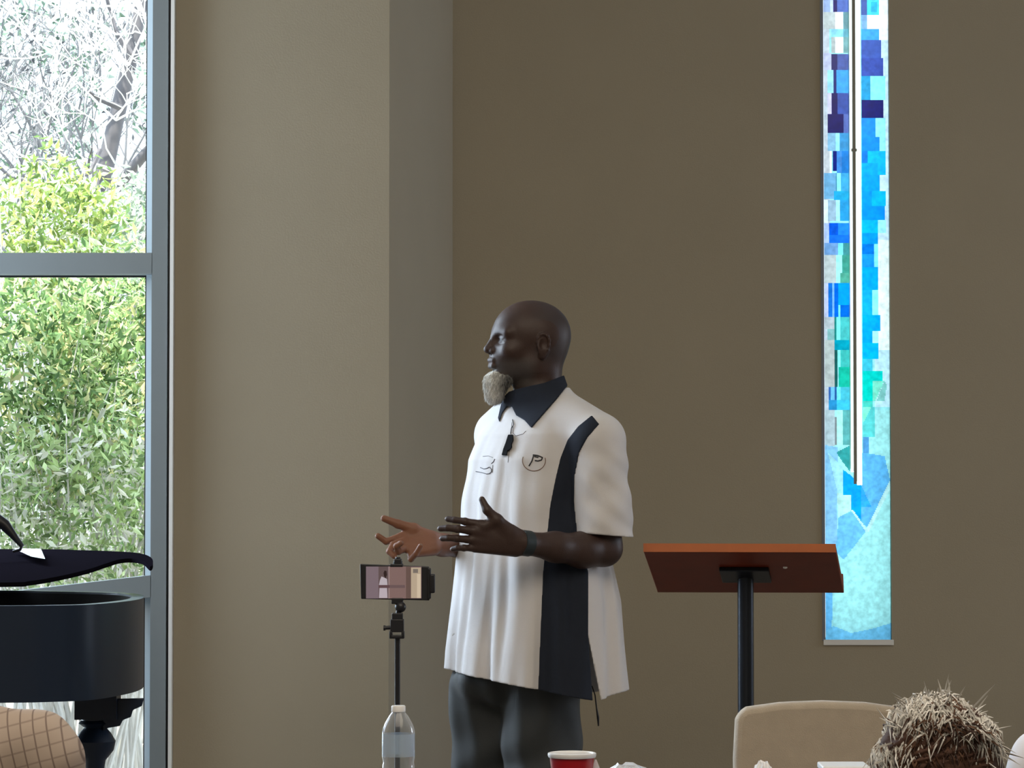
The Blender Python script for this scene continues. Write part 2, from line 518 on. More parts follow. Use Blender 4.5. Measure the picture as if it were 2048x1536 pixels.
L = [(0,1649,24,1663,(150,175,215)),(0,1663,24,1670,(190,205,255)),(0,1670,24,1676,(0,0,90)),(0,1676,24,1700,(75,105,180)),
(24,1649,58,1672,(185,195,190)),(24,1672,58,1690,(255,255,255)),(24,1690,58,1700,(95,145,150)),(58,1666,75,1688,(130,205,235)),(58,1688,75,1700,(90,165,180)),
(75,1664,106,1672,(170,180,175)),(75,1672,106,1689,(255,255,255)),(75,1689,106,1700,(110,160,160)),(106,1649,140,1665,(185,190,215)),(108,1665,140,1676,(20,25,90)),(108,1676,140,1700,(65,85,150)),
(140,1658,186,1668,(150,215,250)),(140,1668,186,1675,(10,30,100)),(140,1675,186,1700,(50,150,215)),(186,1656,228,1665,(200,195,235)),(186,1664,228,1676,(10,10,80)),(186,1676,228,1700,(50,75,150)),
(228,1656,266,1690,(15,15,85)),(228,1690,266,1700,(80,100,165)),(266,1657,302,1674,(130,180,205)),(266,1674,302,1682,(150,230,250)),(266,1682,302,1700,(55,140,190)),
(302,1649,346,1660,(195,200,200)),(302,1660,346,1666,(240,255,255)),(302,1667,342,1675,(0,25,110)),(302,1675,346,1684,(60,130,200)),(302,1684,346,1700,(25,115,190)),
(346,1649,398,1672,(110,170,205)),(346,1672,382,1675,(60,130,160)),(346,1675,382,1683,(140,240,255)),(346,1683,400,1700,(60,160,205)),(382,1670,400,1700,(30,160,205)),
(400,1649,450,1658,(225,245,240)),(400,1658,443,1672,(150,180,195)),(400,1672,443,1680,(170,240,250)),(400,1680,443,1700,(40,150,205)),
(445,1649,486,1659,(170,190,230)),(445,1659,470,1676,(0,85,205)),(445,1676,470,1700,(30,130,250)),(470,1659,486,1700,(20,110,225)),(486,1649,510,1676,(110,155,200)),(486,1676,510,1687,(120,225,250)),(486,1687,510,1700,(60,140,140)),
(510,1649,565,1673,(185,195,190)),(510,1673,565,1686,(160,250,240)),(510,1686,548,1700,(60,150,130)),(545,1682,565,1700,(80,165,140)),
(565,1649,633,1658,(190,200,230)),(565,1658,633,1664,(20,110,200)),(565,1664,633,1670,(120,180,250)),(565,1670,633,1676,(0,100,210)),(565,1676,610,1700,(0,155,250)),(610,1682,633,1700,(0,100,200)),(610,1676,633,1682,(110,220,250)),
(633,1649,658,1669,(175,185,185)),(658,1655,680,1669,(130,180,175)),(633,1669,680,1674,(30,130,120)),(635,1674,680,1682,(120,230,220)),(633,1682,680,1700,(70,185,180)),
(680,1649,773,1668,(180,188,180)),(680,1670,700,1700,(0,150,170)),(700,1669,773,1675,(25,90,85)),(700,1675,735,1682,(130,240,220)),(700,1682,735,1700,(60,180,170)),(735,1676,773,1700,(20,180,150)),
(773,1657,800,1662,(50,100,170)),(773,1662,800,1668,(110,190,230)),(773,1668,800,1674,(40,90,150)),(773,1674,800,1682,(110,220,240)),(773,1682,800,1700,(70,185,200)),(800,1657,820,1674,(40,140,190)),(800,1674,820,1700,(60,190,225)),
(820,1649,892,1668,(175,195,195)),(835,1668,890,1673,(120,130,130)),(820,1673,890,1686,(170,235,215)),(820,1686,890,1700,(90,170,165)),
(0,1724,30,1738,(60,90,160)),(0,1738,30,1762,(60,215,235)),(4,1746,24,1758,(20,180,215)),(0,1762,80,1781,(245,255,255)),(30,1724,58,1738,(120,170,210)),(30,1738,58,1776,(250,255,255)),(58,1724,80,1762,(50,160,235)),
(80,1724,116,1764,(50,85,170)),(116,1724,152,1768,(45,75,165)),(152,1724,200,1743,(20,150,200)),(152,1743,200,1772,(140,245,250)),(200,1724,236,1768,(10,20,100)),(236,1724,274,1752,(20,140,235)),(236,1752,274,1774,(150,240,250)),(274,1724,302,1762,(10,140,225)),(274,1762,302,1774,(150,240,250)),
(302,1724,326,1738,(10,120,215)),(302,1738,350,1774,(0,185,255)),(326,1724,350,1756,(0,165,255)),(350,1724,382,1762,(0,160,250)),(382,1724,412,1746,(0,150,250)),(382,1746,412,1773,(0,180,255)),(412,1724,440,1771,(0,145,250)),(440,1724,465,1756,(0,180,255)),(440,1756,465,1772,(160,240,255)),
(465,1724,488,1757,(0,150,235)),(488,1724,508,1750,(0,115,210)),(488,1750,535,1758,(125,228,255)),(508,1724,535,1749,(20,145,240)),(535,1724,580,1757,(0,165,250)),(580,1724,630,1746,(15,170,225)),(580,1746,630,1758,(140,250,235)),
(630,1724,662,1760,(0,170,255)),(662,1724,685,1746,(0,160,250)),(662,1746,685,1758,(170,250,255)),(685,1724,717,1756,(0,175,255)),(717,1724,742,1746,(60,190,210)),(742,1724,762,1764,(0,205,190)),(762,1724,803,1746,(0,205,185)),
(803,1724,815,1746,(70,200,180)),(815,1724,875,1749,(90,205,200)),(875,1724,905,1738,(80,150,200))]
for a in L: R(*a)
PG([(1746,762),(1768,762),(1750,803),(1746,803)], (120,220,190)); PG([(1768,762),(1774,770),(1768,803),(1752,803)], (130,200,190)); PG([(1724,815),(1742,815),(1726,845)], (130,240,200))
PG([(1649,890),(1675,895),(1672,1110),(1649,1110)], (135,195,228), .5)
PG([(1655,905),(1686,935),(1680,980),(1674,985)], (160,220,225), .5); PG([(1700,890),(1700,945),(1678,915),(1672,905)], (50,155,150))
PG([(1724,905),(1768,912),(1779,960),(1735,1056),(1720,1045),(1722,950)], (95,180,228), .5)
PG([(1672,985),(1700,990),(1701,1020),(1676,1035)], (178,228,215), 1)
PG([(1676,1035),(1701,1022),(1731,1062),(1686,1119),(1670,1105)], (110,190,228), .5)
PG([(1686,940),(1700,950),(1722,972),(1722,1046),(1701,1020),(1701,990),(1686,990)], (10,160,240)); PG([(1722,972),(1741,1013),(1722,1014)], (50,165,235))
PG([(1701,1020),(1705,1020),(1732,1058),(1730,1064)], (190,235,235)); PG([(1779,960),(1781,975),(1735,1066),(1731,1058)], (185,232,225))
PG([(1649,1110),(1649,1290),(1660,1290),(1664,1190),(1662,1110)], (105,185,228), .5); PG([(1649,1262),(1665,1252),(1700,1266),(1740,1258),(1781,1246),(1781,1290),(1649,1290)], (118,200,230), .5)
px0 = 1649 - 1.5; gm = MB()
dxw = (gx1p - gx0p) / W
for i in range(Hh):
    z1_ = P(1700, ytop + i*2.0, YG).z; z0_ = P(1700, ytop + (i+1)*2.0, YG).z
    if z1_ < gz0: break
    z0_ = max(z0_, gz0)
    j = 0
    yy_ = ytop + i*2.0 + 1
    while j < W:
        k = j
        xm = 1649 + (j + .5) * 2
        if (1700 < xm < 1709 and yy_ < 944) or (1712 < xm < 1723 and yy_ < 970) or (1708 <= xm <= 1713 and yy_ < 966):
            j += 1; continue
        while k < W and not (k > j and (1649 + (k + .5) * 2) > 1700 and (1649 + (k + .5) * 2) < 1723 and yy_ < 970) and NA[i, j] == NA[i, k] and np.allclose(G[i, k], G[i, j]): k += 1
        c = G[i, j]
        gm.add([(gx0p+j*dxw, YG, z0_), (gx0p+k*dxw, YG, z0_), (gx0p+k*dxw, YG, z1_), (gx0p+j*dxw, YG, z1_)], [(0,1,2,3)], tuple(c))
        j = k
ztop = P(1700, ytop, YG).z
for z in np.arange(ztop, gz1, 0.06):
    for j in range(5):
        gm.add([(gx0p+j*W/5*dxw, YG, z), (gx0p+(j+1)*W/5*dxw, YG, z), (gx0p+(j+1)*W/5*dxw, YG, min(gz1, z+0.06)), (gx0p+j*W/5*dxw, YG, min(gz1, z+0.06))], [(0,1,2,3)], lin(rnd.choice(blues)))
MSG = bpy.data.materials.new('stained_glass'); MSG.use_nodes = True
nt = MSG.node_tree; nt.nodes.clear()
out = nt.nodes.new('ShaderNodeOutputMaterial'); tl = nt.nodes.new('ShaderNodeBsdfTranslucent'); gls = nt.nodes.new('ShaderNodeBsdfGlossy'); mix = nt.nodes.new('ShaderNodeMixShader')
at = nt.nodes.new('ShaderNodeAttribute'); at.attribute_name = 'tint'; tc = nt.nodes.new('ShaderNodeTexCoord')
no = nt.nodes.new('ShaderNodeTexNoise'); no.inputs['Scale'].default_value = 55; no.inputs['Detail'].default_value = 5; nt.links.new(tc.outputs['Object'], no.inputs['Vector'])
mr = nt.nodes.new('ShaderNodeMapRange'); mr.inputs['From Min'].default_value = 0.3; mr.inputs['From Max'].default_value = 0.7; mr.inputs['To Min'].default_value = 0.62; mr.inputs['To Max'].default_value = 0.92; nt.links.new(no.outputs['Fac'], mr.inputs['Value'])
vm = nt.nodes.new('ShaderNodeVectorMath'); vm.operation = 'SCALE'; nt.links.new(at.outputs['Color'], vm.inputs[0]); nt.links.new(mr.outputs[0], vm.inputs['Scale'])
nt.links.new(vm.outputs[0], tl.inputs[0]); gls.inputs['Roughness'].default_value = 0.15; mix.inputs[0].default_value = 0.03
nt.links.new(tl.outputs[0], mix.inputs[1]); nt.links.new(gls.outputs[0], mix.inputs[2]); nt.links.new(mix.outputs[0], out.inputs[0])
sg = gm.build('stained_glass_pane', MSG, w2)
MBAR = bpy.data.materials.new('pale_opal_glass_bar'); MBAR.use_nodes = True
nt = MBAR.node_tree; nt.nodes.clear(); out = nt.nodes.new('ShaderNodeOutputMaterial'); tl = nt.nodes.new('ShaderNodeBsdfTranslucent'); tl.inputs[0].default_value = (0.72, .74, 0.64, 1); nt.links.new(tl.outputs[0], out.inputs[0])
for x0, x1, y1 in ((1699.5, 1708, 944), (1713.5, 1723.5, 972)):
    a = P(x0, y1 - (8 if x0 < 1705 else 10), YG - 0.004); b = P(x1, y1, YG - 0.004)
    MB().add([(a.x, a.y, a.z), (b.x, b.y, b.z), (b.x, b.y, gz1), (a.x, a.y, gz1)], [(0,1,2,3)]).build('opal_glass_bar', MBAR, w2)
a = P(1708, 968, YG - 0.008); b = P(1713.5, 968, YG)
MB().box((a.x, a.y, a.z), (b.x, b.y, gz1)).box((a.x - 0.004, a.y - 0.002, P(0, 303, YG).z), (b.x + 0.004, b.y, P(0, 298, YG).z)).build('lead_bar', principled('lead', (0.28, 0.27, 0.22), 0.5, noise=0.1), w2)
struct(MB().box((-6, 11.3, -0.35), (6, 40, -0.25)).build('ground', principled('outdoor_ground', (0.42, 0.40, 0.34), 0.95, noise=0.3, nscale=3)))
# ================================================================ outside the window
rg = random.Random(11)
MLEAF = bpy.data.materials.new('leaves'); MLEAF.use_nodes = True
nt = MLEAF.node_tree; nt.nodes.clear()
out = nt.nodes.new('ShaderNodeOutputMaterial'); df = nt.nodes.new('ShaderNodeBsdfDiffuse'); tl = nt.nodes.new('ShaderNodeBsdfTranslucent'); mx = nt.nodes.new('ShaderNodeMixShader'); ad = nt.nodes.new('ShaderNodeAttribute'); ad.attribute_name = 'tint'
mx.inputs[0].default_value = 0.4
nt.links.new(ad.outputs['Color'], df.inputs[0]); nt.links.new(ad.outputs['Color'], tl.inputs[0]); nt.links.new(df.outputs[0], mx.inputs[1]); nt.links.new(tl.outputs[0], mx.inputs[2]); nt.links.new(mx.outputs[0], out.inputs[0])
MBARK = principled('bark', (0.095, 0.085, 0.09), 0.9, noise=0.35, nscale=12, bump=0.6, bscale=60)
MTWIG = principled('pale_bark', (0.60, 0.57, 0.54), 0.9, noise=0.3, nscale=12)

def leaves(mb, c, r, n, size, cols, shell=0.45):
    for _ in range(n):
        d = Vector((rg.gauss(0, 1), rg.gauss(0, 1), rg.gauss(0, 1))).normalized()
        t = (shell + (1 - shell) * rg.random()) * (1 + 0.22 * math.sin(5 * d.x + 3 * d.z + c[0] * 9) * math.cos(6 * d.z + 2 * d.y))
        p = Vector((c[0] + d.x * r[0] * t, c[1] + d.y * r[1] * t, c[2] + d.z * r[2] * t))
        a = Vector((rg.gauss(0, 1), rg.gauss(0, 1), rg.gauss(0.3, 1))).normalized()
        b = a.cross(Vector((rg.gauss(0, 1), rg.gauss(0, 1), rg.gauss(0, 1)))).normalized()
        kk = rg.uniform(0.6, 1.25); s = size * rg.uniform(0.5, 1.25); nrm = a.cross(b)
        mb.add([p - a * s, p - b * s * 0.33 + nrm * s * .12, p + a * s, p + b * s * 0.33 + nrm * s * .12], [(0, 1, 2, 3)], tuple(x * kk for x in rg.choice(cols)))

def stems(mb, base, c, r, n, r0=0.012):
    for _ in range(n):
        e = Vector((c[0] + rg.uniform(-1, 1) * r[0] * .8, c[1] + rg.uniform(-1, 1) * r[1] * .8, c[2] + rg.uniform(-.4, .95) * r[2]))
        b = Vector(base) + Vector((rg.uniform(-.15, .15), rg.uniform(-.1, .1), 0))
        mid = (b + e) / 2 + Vector((rg.uniform(-.12, .12), rg.uniform(-.1, .1), rg.uniform(0, .1)))
        mb.tube([b, (b + mid) / 2 + Vector((rg.uniform(-.03, .03), 0, 0)), mid, (mid + e) / 2 + Vector((rg.uniform(-.05, .05), 0, .02)), e], [r0, r0 * .85, r0 * .7, r0 * .45, r0 * .2], 6)

OLIVE = [(0.34, 0.44, 0.13), (0.45, 0.54, 0.17), (0.24, 0.34, 0.12), (0.62, 0.62, 0.24), (0.74, 0.76, 0.55), (0.16, 0.24, 0.09)]
GREEN = [(0.30, 0.44, 0.18), (0.42, 0.56, 0.26), (0.18, 0.30, 0.13), (0.60, 0.70, 0.42), (0.74, 0.70, 0.36), (0.10, 0.17, 0.07)]
PALE = [(0.85, 0.84, 0.76), (0.46, 0.58, 0.28), (0.62, 0.72, 0.42), (0.22, 0.32, 0.14), (0.85, 0.80, 0.72), (0.38, 0.50, 0.2)]
def shrub(px, py, Y, r, n, cols, label, size=0.03, ns=26, twig=MTWIG):
    c = P(px, py, Y)
    e = empty('shrub', (c.x, Y, -0.25), label, 'shrub', 'shrubs outside the tall window')
    m = MB(); leaves(m, c, r, n, size, cols); m.build('foliage', MLEAF, e)
    s = MB(); stems(s, (c.x, Y, -0.25), c, r, ns); s.build('stems', twig, e)
    return e
shrub(70, 800, 12.3, (0.52, 0.45, 0.60), 7000, GREEN, 'bushy green shrub filling the left half of the middle window pane')
shrub(250, 760, 12.7, (0.42, 0.42, 0.66), 6000, GREEN, 'bushy green shrub behind the right half of the middle window pane, beside the frame')
shrub(165, 1030, 11.9, (0.62, 0.30, 0.42), 4200, PALE, 'pale twiggy shrub low behind the glass, just above the piano lid', ns=40)
shrub(115, 480, 13.6, (0.34, 0.4, 0.42), 3600, OLIVE, 'yellow-green shrub whose rounded top rises above the crossbar of the window')
shrub(-330, 800, 12.6, (0.7, 0.5, 0.9), 5000, GREEN, 'green shrub further left outside, cut off by the left edge of the picture')
shrub(262, 470, 14.4, (0.26, 0.3, 0.34), 1500, [(0.45, 0.52, 0.40), (0.3, 0.36, 0.28), (0.7, 0.74, 0.6)], 'grey-green shrub at the foot of the leaning tree, right of the rounded one')

def branch(mb, p, d, L, r, depth, rr, tips):
    q = p; pts = [p]; rad = [r]
    for i in range(4):
        d = (d + Vector((rr.uniform(-.28, .28), rr.uniform(-.25, .25), rr.uniform(-.1, .2)))).normalized()
        q = q + d * L / 4; pts.append(q); rad.append(r * (1 - 0.16 * (i + 1)))
    mb.tube(pts, rad, 5 if r < 0.02 else 8)
    tips.append(q)
    if depth > 0:
        for k in range(rr.choice((2, 3, 3))):
            s = pts[rr.choice((2, 3, 4))]
            dd = (d + Vector((rr.uniform(-.9, .9), rr.uniform(-.7, .7), rr.uniform(-.4, .7)))).normalized()
            branch(mb, s, dd, L * rr.uniform(.55, .82), max(.0035, r * .62), depth - 1, rr, tips)
def bare_tree(px, Y, h, r, label, mat, depth=5, seed=1, leafcols=None, nl=3, lean=0.0, sz=.03):
    b = P(px, 1500, Y); base = Vector((b.x, Y, -0.25))
    e = empty('tree', base, label, 'tree', 'trees outside the tall window')
    rr = random.Random(seed); m = MB(); tips = []
    top = base + Vector((lean, 0, h))
    m.tube([base, base.lerp(top, .5) + Vector((.05, 0, 0)), top], [r, r * .8, r * .65], 10)
    for k in range(4):
        branch(m, base.lerp(top, rr.uniform(.55, 1)), Vector((rr.uniform(-.6, .6), rr.uniform(-.4, .4), 1)).normalized(), 1.55, r * .5, depth, rr, tips)
    m.build('trunk', mat, e, sm=60)
    if leafcols:
        l = MB()
        for t in tips: leaves(l, t, (.16, .16, .16), nl, sz, leafcols, 0.0)
        l.build('foliage', MLEAF, e)
WH = [(0.09, 0.09, 0.095), (0.15, 0.15, 0.15), (0.3, 0.3, 0.28)]
MGREYB = principled('grey_bark', (0.13, 0.125, 0.13), 0.9, noise=0.4, nscale=12)
bare_tree(40, 17.5, 1.7, .05, 'slender bare tree with grey twigs behind the left of the upper pane', MGREYB, 5, 3, WH, 2)
bare_tree(150, 19.0, 1.9, .05, 'slender bare tree with grey twigs behind the middle of the upper pane', MGREYB, 5, 8, WH, 2)
bare_tree(-220, 18.0, 2.2, .06, 'bare grey tree cut off by the left edge of the picture', MGREYB, 4, 5, WH, 3)
bare_tree(262, 20.5, 2.9, .05, 'far leafy grey-green tree at the upper right corner of the clear window', MGREYB, 5, 21, [(0.09, 0.14, 0.10), (0.16, 0.22, 0.16), (0.3, 0.36, 0.3)], 7, sz=.045)

# the leaning grey trunk with a fork
Yt = 15.0
tp = [(205, 1400), (205, 700), (200, 440), (212, 330), (232, 240), (258, 130), (282, 10), (300, -120)]
e = empty('tree', P(205, 1700, Yt) * 1, 'forked tree with a leaning grey trunk behind the upper window pane', 'tree')
e.location.z = -0.25
m = MB()
m.tube([(P(205, 1400, Yt).x, Yt, -0.25)] + [P(x, y, Yt + i * .03) for i, (x, y) in enumerate(tp)], [.065, .062, .055, .05, .045, .042, .038, .032, .026], 12)
m.tube([P(203, 425, Yt), P(225, 385, Yt - .05), P(255, 348, Yt - .1), P(292, 305, Yt - .15), P(340, 260, Yt - .2)], [.036, .034, .03, .027, .022], 10)
m.tube([P(240, 215, Yt), P(200, 200, Yt - .1), P(175, 180, Yt - .2)], [.02, .012, .006], 6)
m.tube([P(262, 110, Yt), P(230, 60, Yt), P(215, 0, Yt), P(205, -60, Yt)], [.022, .016, .012, .008], 6)
m.tube([P(200, 300, Yt), P(180, 345, Yt - .1), P(150, 357, Yt - .2), P(98, 370, Yt - .3)], [.014, .012, .011, .008], 6)
m.tube([P(175, 350, Yt - .12), P(178, 320, Yt - .15), P(184, 295, Yt - .2)], [.008, .007, .004], 6)
m.tube([P(-60, 300, Yt), P(0, 335, Yt), P(22, 355, Yt), P(50, 362, Yt)], [.012, .01, .009, .005], 6)
m.tube([P(102, 368, Yt - .3), P(104, 345, Yt - .3), P(122, 318, Yt - .3)], [.006, .005, .003], 6)
m.build('trunk', MBARK, e, sm=60)
rr = random.Random(77); tips = []; m = MB()
for x, y in ((232, 240), (258, 130), (282, 10), (255, 348), (220, 60)):
    for k in range(3): branch(m, P(x, y, Yt), Vector((rr.uniform(-1, .3), rr.uniform(-.6, .2), rr.uniform(-.2, .8))).normalized(), .45, .007, 4, rr, tips)
m.build('twigs', MTWIG, e, sm=60)

# pale picket fence beyond the shrubs
fe = empty('picket_fence', (P(120, 1100, 13.9).x, 13.9, -0.25), 'pale picket fence beyond the shrubs, glimpsed between the piano lid and its case', 'fence')
x = P(-500, 1100, 13.9).x; i = 0
MF = principled('pale_fence_wood', (0.62, 0.58, 0.52), 0.8, noise=0.15, nscale=8)
pick = None
while x < P(420, 1100, 13.9).x:
    if pick is None:
        pick = MB().box((-.028, -.01, 0), (.028, .01, 1.30)).add([(-.028, -.01, 1.3), (.028, -.01, 1.3), (.028, .01, 1.3), (-.028, .01, 1.3), (0, -.01, 1.34), (0, .01, 1.34)], [(0,1,4),(3,5,2),(0,4,5,3),(1,2,5,4)]).build('picket', MF, fe, world=False); o = pick
    else:
        o = pick.copy(); COL.objects.link(o); o.parent = fe
    o.location = (x - fe.location.x, 0, 0)
    x += 0.082
for z in (.35, 1.1):
    MB().box((P(-500, 1100, 13.9).x, 13.91, z - .25), (P(420, 1100, 13.9).x, 13.94, z - .19)).build('rail', MF, fe)
# ================================================================ grand piano
def PZ(px, py, z):
    a = P(px, py, 5.0); d = a - Vector((0, 0, CAMZ))
    return Vector((0, 0, CAMZ)) + d * ((z - CAMZ) / d.z)
def catmull(pts, n=8, closed=False):
    out = []; m = len(pts)
    for i in range(m if closed else m - 1):
        p0 = pts[(i-1) % m] if (closed or i) else pts[0]; p1 = pts[i]; p2 = pts[(i+1) % m]; p3 = pts[(i+2) % m] if (closed or i < m-2) else pts[-1]
        for k in range(n):
            t = k / n
            out.append(0.5 * ((2*p1) + (p2-p0)*t + (2*p0-5*p1+4*p2-p3)*t*t + (3*p1-p0-3*p2+p3)*t**3))
    if not closed: out.append(pts[-1])
    return out
piano = empty('grand_piano', (-1.6, 8.2, 0), 'black grand piano by the window, lid slightly raised, tail towards the corner', 'piano')
ZT = 1.05; ZB = 0.80
near = [PZ(-1000, 1215, ZT), PZ(-400, 1214, ZT), PZ(0, 1212, ZT), PZ(100, 1211, ZT), PZ(180, 1209, ZT), PZ(240, 1204, ZT), PZ(276, 1199, ZT), PZ(288, 1194, ZT), PZ(280, 1189, ZT), PZ(240, 1185, ZT), PZ(120, 1182, ZT), PZ(-100, 1180, ZT), PZ(-1000, 1180, ZT)]
line = catmull(near, 6)
out_ = line; N = len(out_)
def inset(pl, d):
    r = []
    for i, p in enumerate(pl):
        t = (pl[min(i+1, len(pl)-1)] - pl[max(i-1, 0)]).normalized()
        r.append(p + Vector((-t.y, t.x, 0)) * d)
    return r
inn = inset(out_, 0.035)
m = MB(); vs = []; fs = []
for p, q in zip(out_, inn):
    vs += [(p.x, p.y, ZT), (q.x, q.y, ZT), (q.x, q.y, ZB), (p.x, p.y, ZB)]
for i in range(N - 1):
    a, b = 4*i, 4*(i+1)
    for k in range(4): fs.append((a+k, a+(k+1) % 4, b+(k+1) % 4, b+k))
fs.append((0,1,2,3)); fs.append((4*N-1, 4*N-2, 4*N-3, 4*N-4))
m.add(vs, fs); m.build('case_rim', MPIANO, piano, sm=40, clean=True)
in2 = inset(out_, 0.037); m = MB(); vs = []; fs = []
for p in in2: vs += [(p.x, p.y, ZT - .006), (p.x, p.y, ZB + .02)]
for i in range(N - 1): fs.append((2*i, 2*i+1, 2*i+3, 2*i+2))
m.add(vs, fs); lo_ = m.build('case_lining', MPIANOIN, piano, sm=40); sf = lo_.modifiers.new('t', 'SOLIDIFY'); sf.thickness = .003; sf.offset = 0
m = MB(); m.hexa([(p.x, p.y, ZB + .01) for p in inn], [(p.x, p.y, ZB + .09) for p in inn]); m.build('soundboard', MPIANOIN, piano, clean=True)
lp = [(-1000,1168,7.78),(-400,1168,7.78),(0,1165,7.8),(60,1162,7.84),(120,1152,7.98),(175,1139,8.20),(212,1127,8.42),(238,1119,8.56),(262,1117,8.60),(286,1121,8.52),(300,1133,8.34),(306,1126,8.44),(302,1115,8.64),(282,1107,8.8),(240,1103,8.86),(150,1100,8.93),(0,1098,8.98),(-1000,1098,8.98)]
lv = catmull([P(a, b, c) for a, b, c in lp], 5)
m = MB(); m.hexa([(p.x, p.y, p.z - .012) for p in lv], [tuple(p) for p in lv]); m.build('lid', principled('satin_black', (.007, .006, .009), .8, spec=0.0), piano, sm=50, clean=True)
m = MB(); a = PZ(-330, 1200, 1.0); m.tube([(a.x, 8.1, .9), (a.x + .05, 8.2, 1.125)], .012, 8); m.build('lid_prop', MPIANO, piano)
m = MB(); m.box((-2.5, 8.75, 1.04), (-1.6, 8.8, 1.165)); m.build('hinge_block', MPIANO, piano)
def leg(px, Y, name='leg'):
    c = P(px, 1500, Y); s = F / Y; m = MB()
    pr = [(1400, 0.0), (1400, .038), (1440, .038), (1446, .046), (1455, .030), (1466, .044), (1482, .057), (1500, .052), (1520, .030), (1545, .024), (1580, .03), (1680, .045), (1720, .05), (1750, .03), (1800, .03), (1850, .038)]
    prof = [(r, P(px, y, Y).z) for y, r in pr] + [(.03, .06), (.035, .05), (.035, .0), (0, 0)]
    m.lathe((c.x, Y, 0), prof, 24)
    z0 = P(px, 1437, Y).z
    m.box((c.x - .05, Y - .05, z0), (c.x + .065, Y + .05, ZB + .004))
    m.build(name, MPIANO, piano, sm=40, clean=True)
leg(190, 8.2); leg(-560, 7.95); leg(-520, 8.6)
br = [(206,1398),(288,1396),(284,1412),(266,1420),(262,1434),(246,1440),(240,1452),(216,1456),(206,1462)]
m = MB(); m.hexa([P(x, y, 8.17) for x, y in br], [P(x, y, 8.25) for x, y in br]); m.build('leg_bracket', MPIANO, piano, bevel=.003, clean=True)

o = MB()
a, b, c, d = P(28, 1098, 8.75), P(82, 1100, 8.75), P(90, 1119, 8.30), P(62, 1114, 8.42)
o.add([a + Vector((0,0,.003)), b + Vector((0,0,.003)), c + Vector((0,0,.003)), d + Vector((0,0,.003))], [(0,3,2,1)])
o = o.build('paper_sheet', MWHITE); so = o.modifiers.new('t', 'SOLIDIFY'); so.thickness = .0015
tag(o, 'white sheet of paper lying on the closed black piano lid', 'paper')
m = MB(); m.tube([P(-260, 960, 8.5), P(-120, 985, 8.5), P(-20, 1030, 8.5), P(10, 1050, 8.5), P(30, 1075, 8.5), P(44, 1092, 8.5), P(40, 1099, 8.5), P(26, 1103, 8.5)], [.02, .02, .02, .017, .010, .007, .005, .004], 10)
m.tube([P(-260, 960, 8.5), P(-262, 1110, 8.5)], .012, 10).lathe(P(-262, 1112, 8.5), [(0, 0), (.09, 0), (.09, .012), (0, .016)], 24)
o = m.build('music_lamp', MBLACK, sm=50); tag(o, 'black curved lamp arm reaching down onto the piano lid at the left picture edge', 'lamp')

# ================================================================ lectern
lec = empty('lectern', (P(1491, 1200, 8.2).x, 8.2, 0), 'cherry wood lectern with a slanted top on a single black post', 'lectern')
nl, nr, fl, frr = P(1287, 1104, 8.0), P(1672, 1105, 8.0), P(1315, 1185, 8.35), P(1688, 1186, 8.35)
dn = (nr - nl).cross(fl - nl).normalized()
if dn.z > 0: dn = -dn
th = 0.024
up = [q - dn * 0 for q in (nl, nr, frr, fl)]
MB().hexa([q for q in up], [q - dn * th for q in up]).build('reading_board', MWOOD, lec, bevel=.003, clean=True)
MB().hexa([q + (nl - fl).normalized() * .0015 for q in (nl, nr)] + [nr - dn*0 , nl - dn*0], [q - dn * th + (nl - fl).normalized() * .0015 for q in (nl, nr)] + [nr - dn*th, nl - dn*th]).build('edge_band', principled('orange_wood_edge', (.50, .12, .018), .45, spec=.3, noise=.15, nscale=20), lec, clean=True)
a = frr + (nr - frr) * .02; b = fl + (nl - fl) * .02
MB().hexa([frr, fl, b, a], [q - dn * .055 for q in (frr, fl, b, a)]).build('book_ledge', MWOOD, lec, bevel=.002, clean=True)
c = P(1491, 1146, 8.2)
MB().tube([(c.x, 8.2, .03), (c.x, 8.2, c.z - .005)], .0225, 24).build('post', MSTEEL, lec, sm=50)
u = (nr - nl).normalized(); w = (fl - nl).normalized(); cc = (nl + nr + fl + frr) / 4 + dn * .008
MB().hexa([cc + u*s*.068 + w*t*.055 + dn*.004 for s, t in ((-1,-1),(1,-1),(1,1),(-1,1))], [cc + u*s*.068 + w*t*.055 - dn*.008 for s, t in ((-1,-1),(1,-1),(1,1),(-1,1))]).build('mounting_plate', MSTEEL, lec, bevel=.002, clean=True)
MB().lathe((c.x, 8.2, 0), [(0, 0), (.22, 0), (.22, .015), (.2, .025), (.04, .035), (.0225, .05), (0, .05)], 40).build('base', MSTEEL, lec, sm=40)
p = cc + u * .115 + w * -.09 + dn * .002
MB().lathe(p, [(0, -.006), (.006, -.004), (.006, 0), (0, 0)], 12).build('screw_cover', MTRIM, lec)

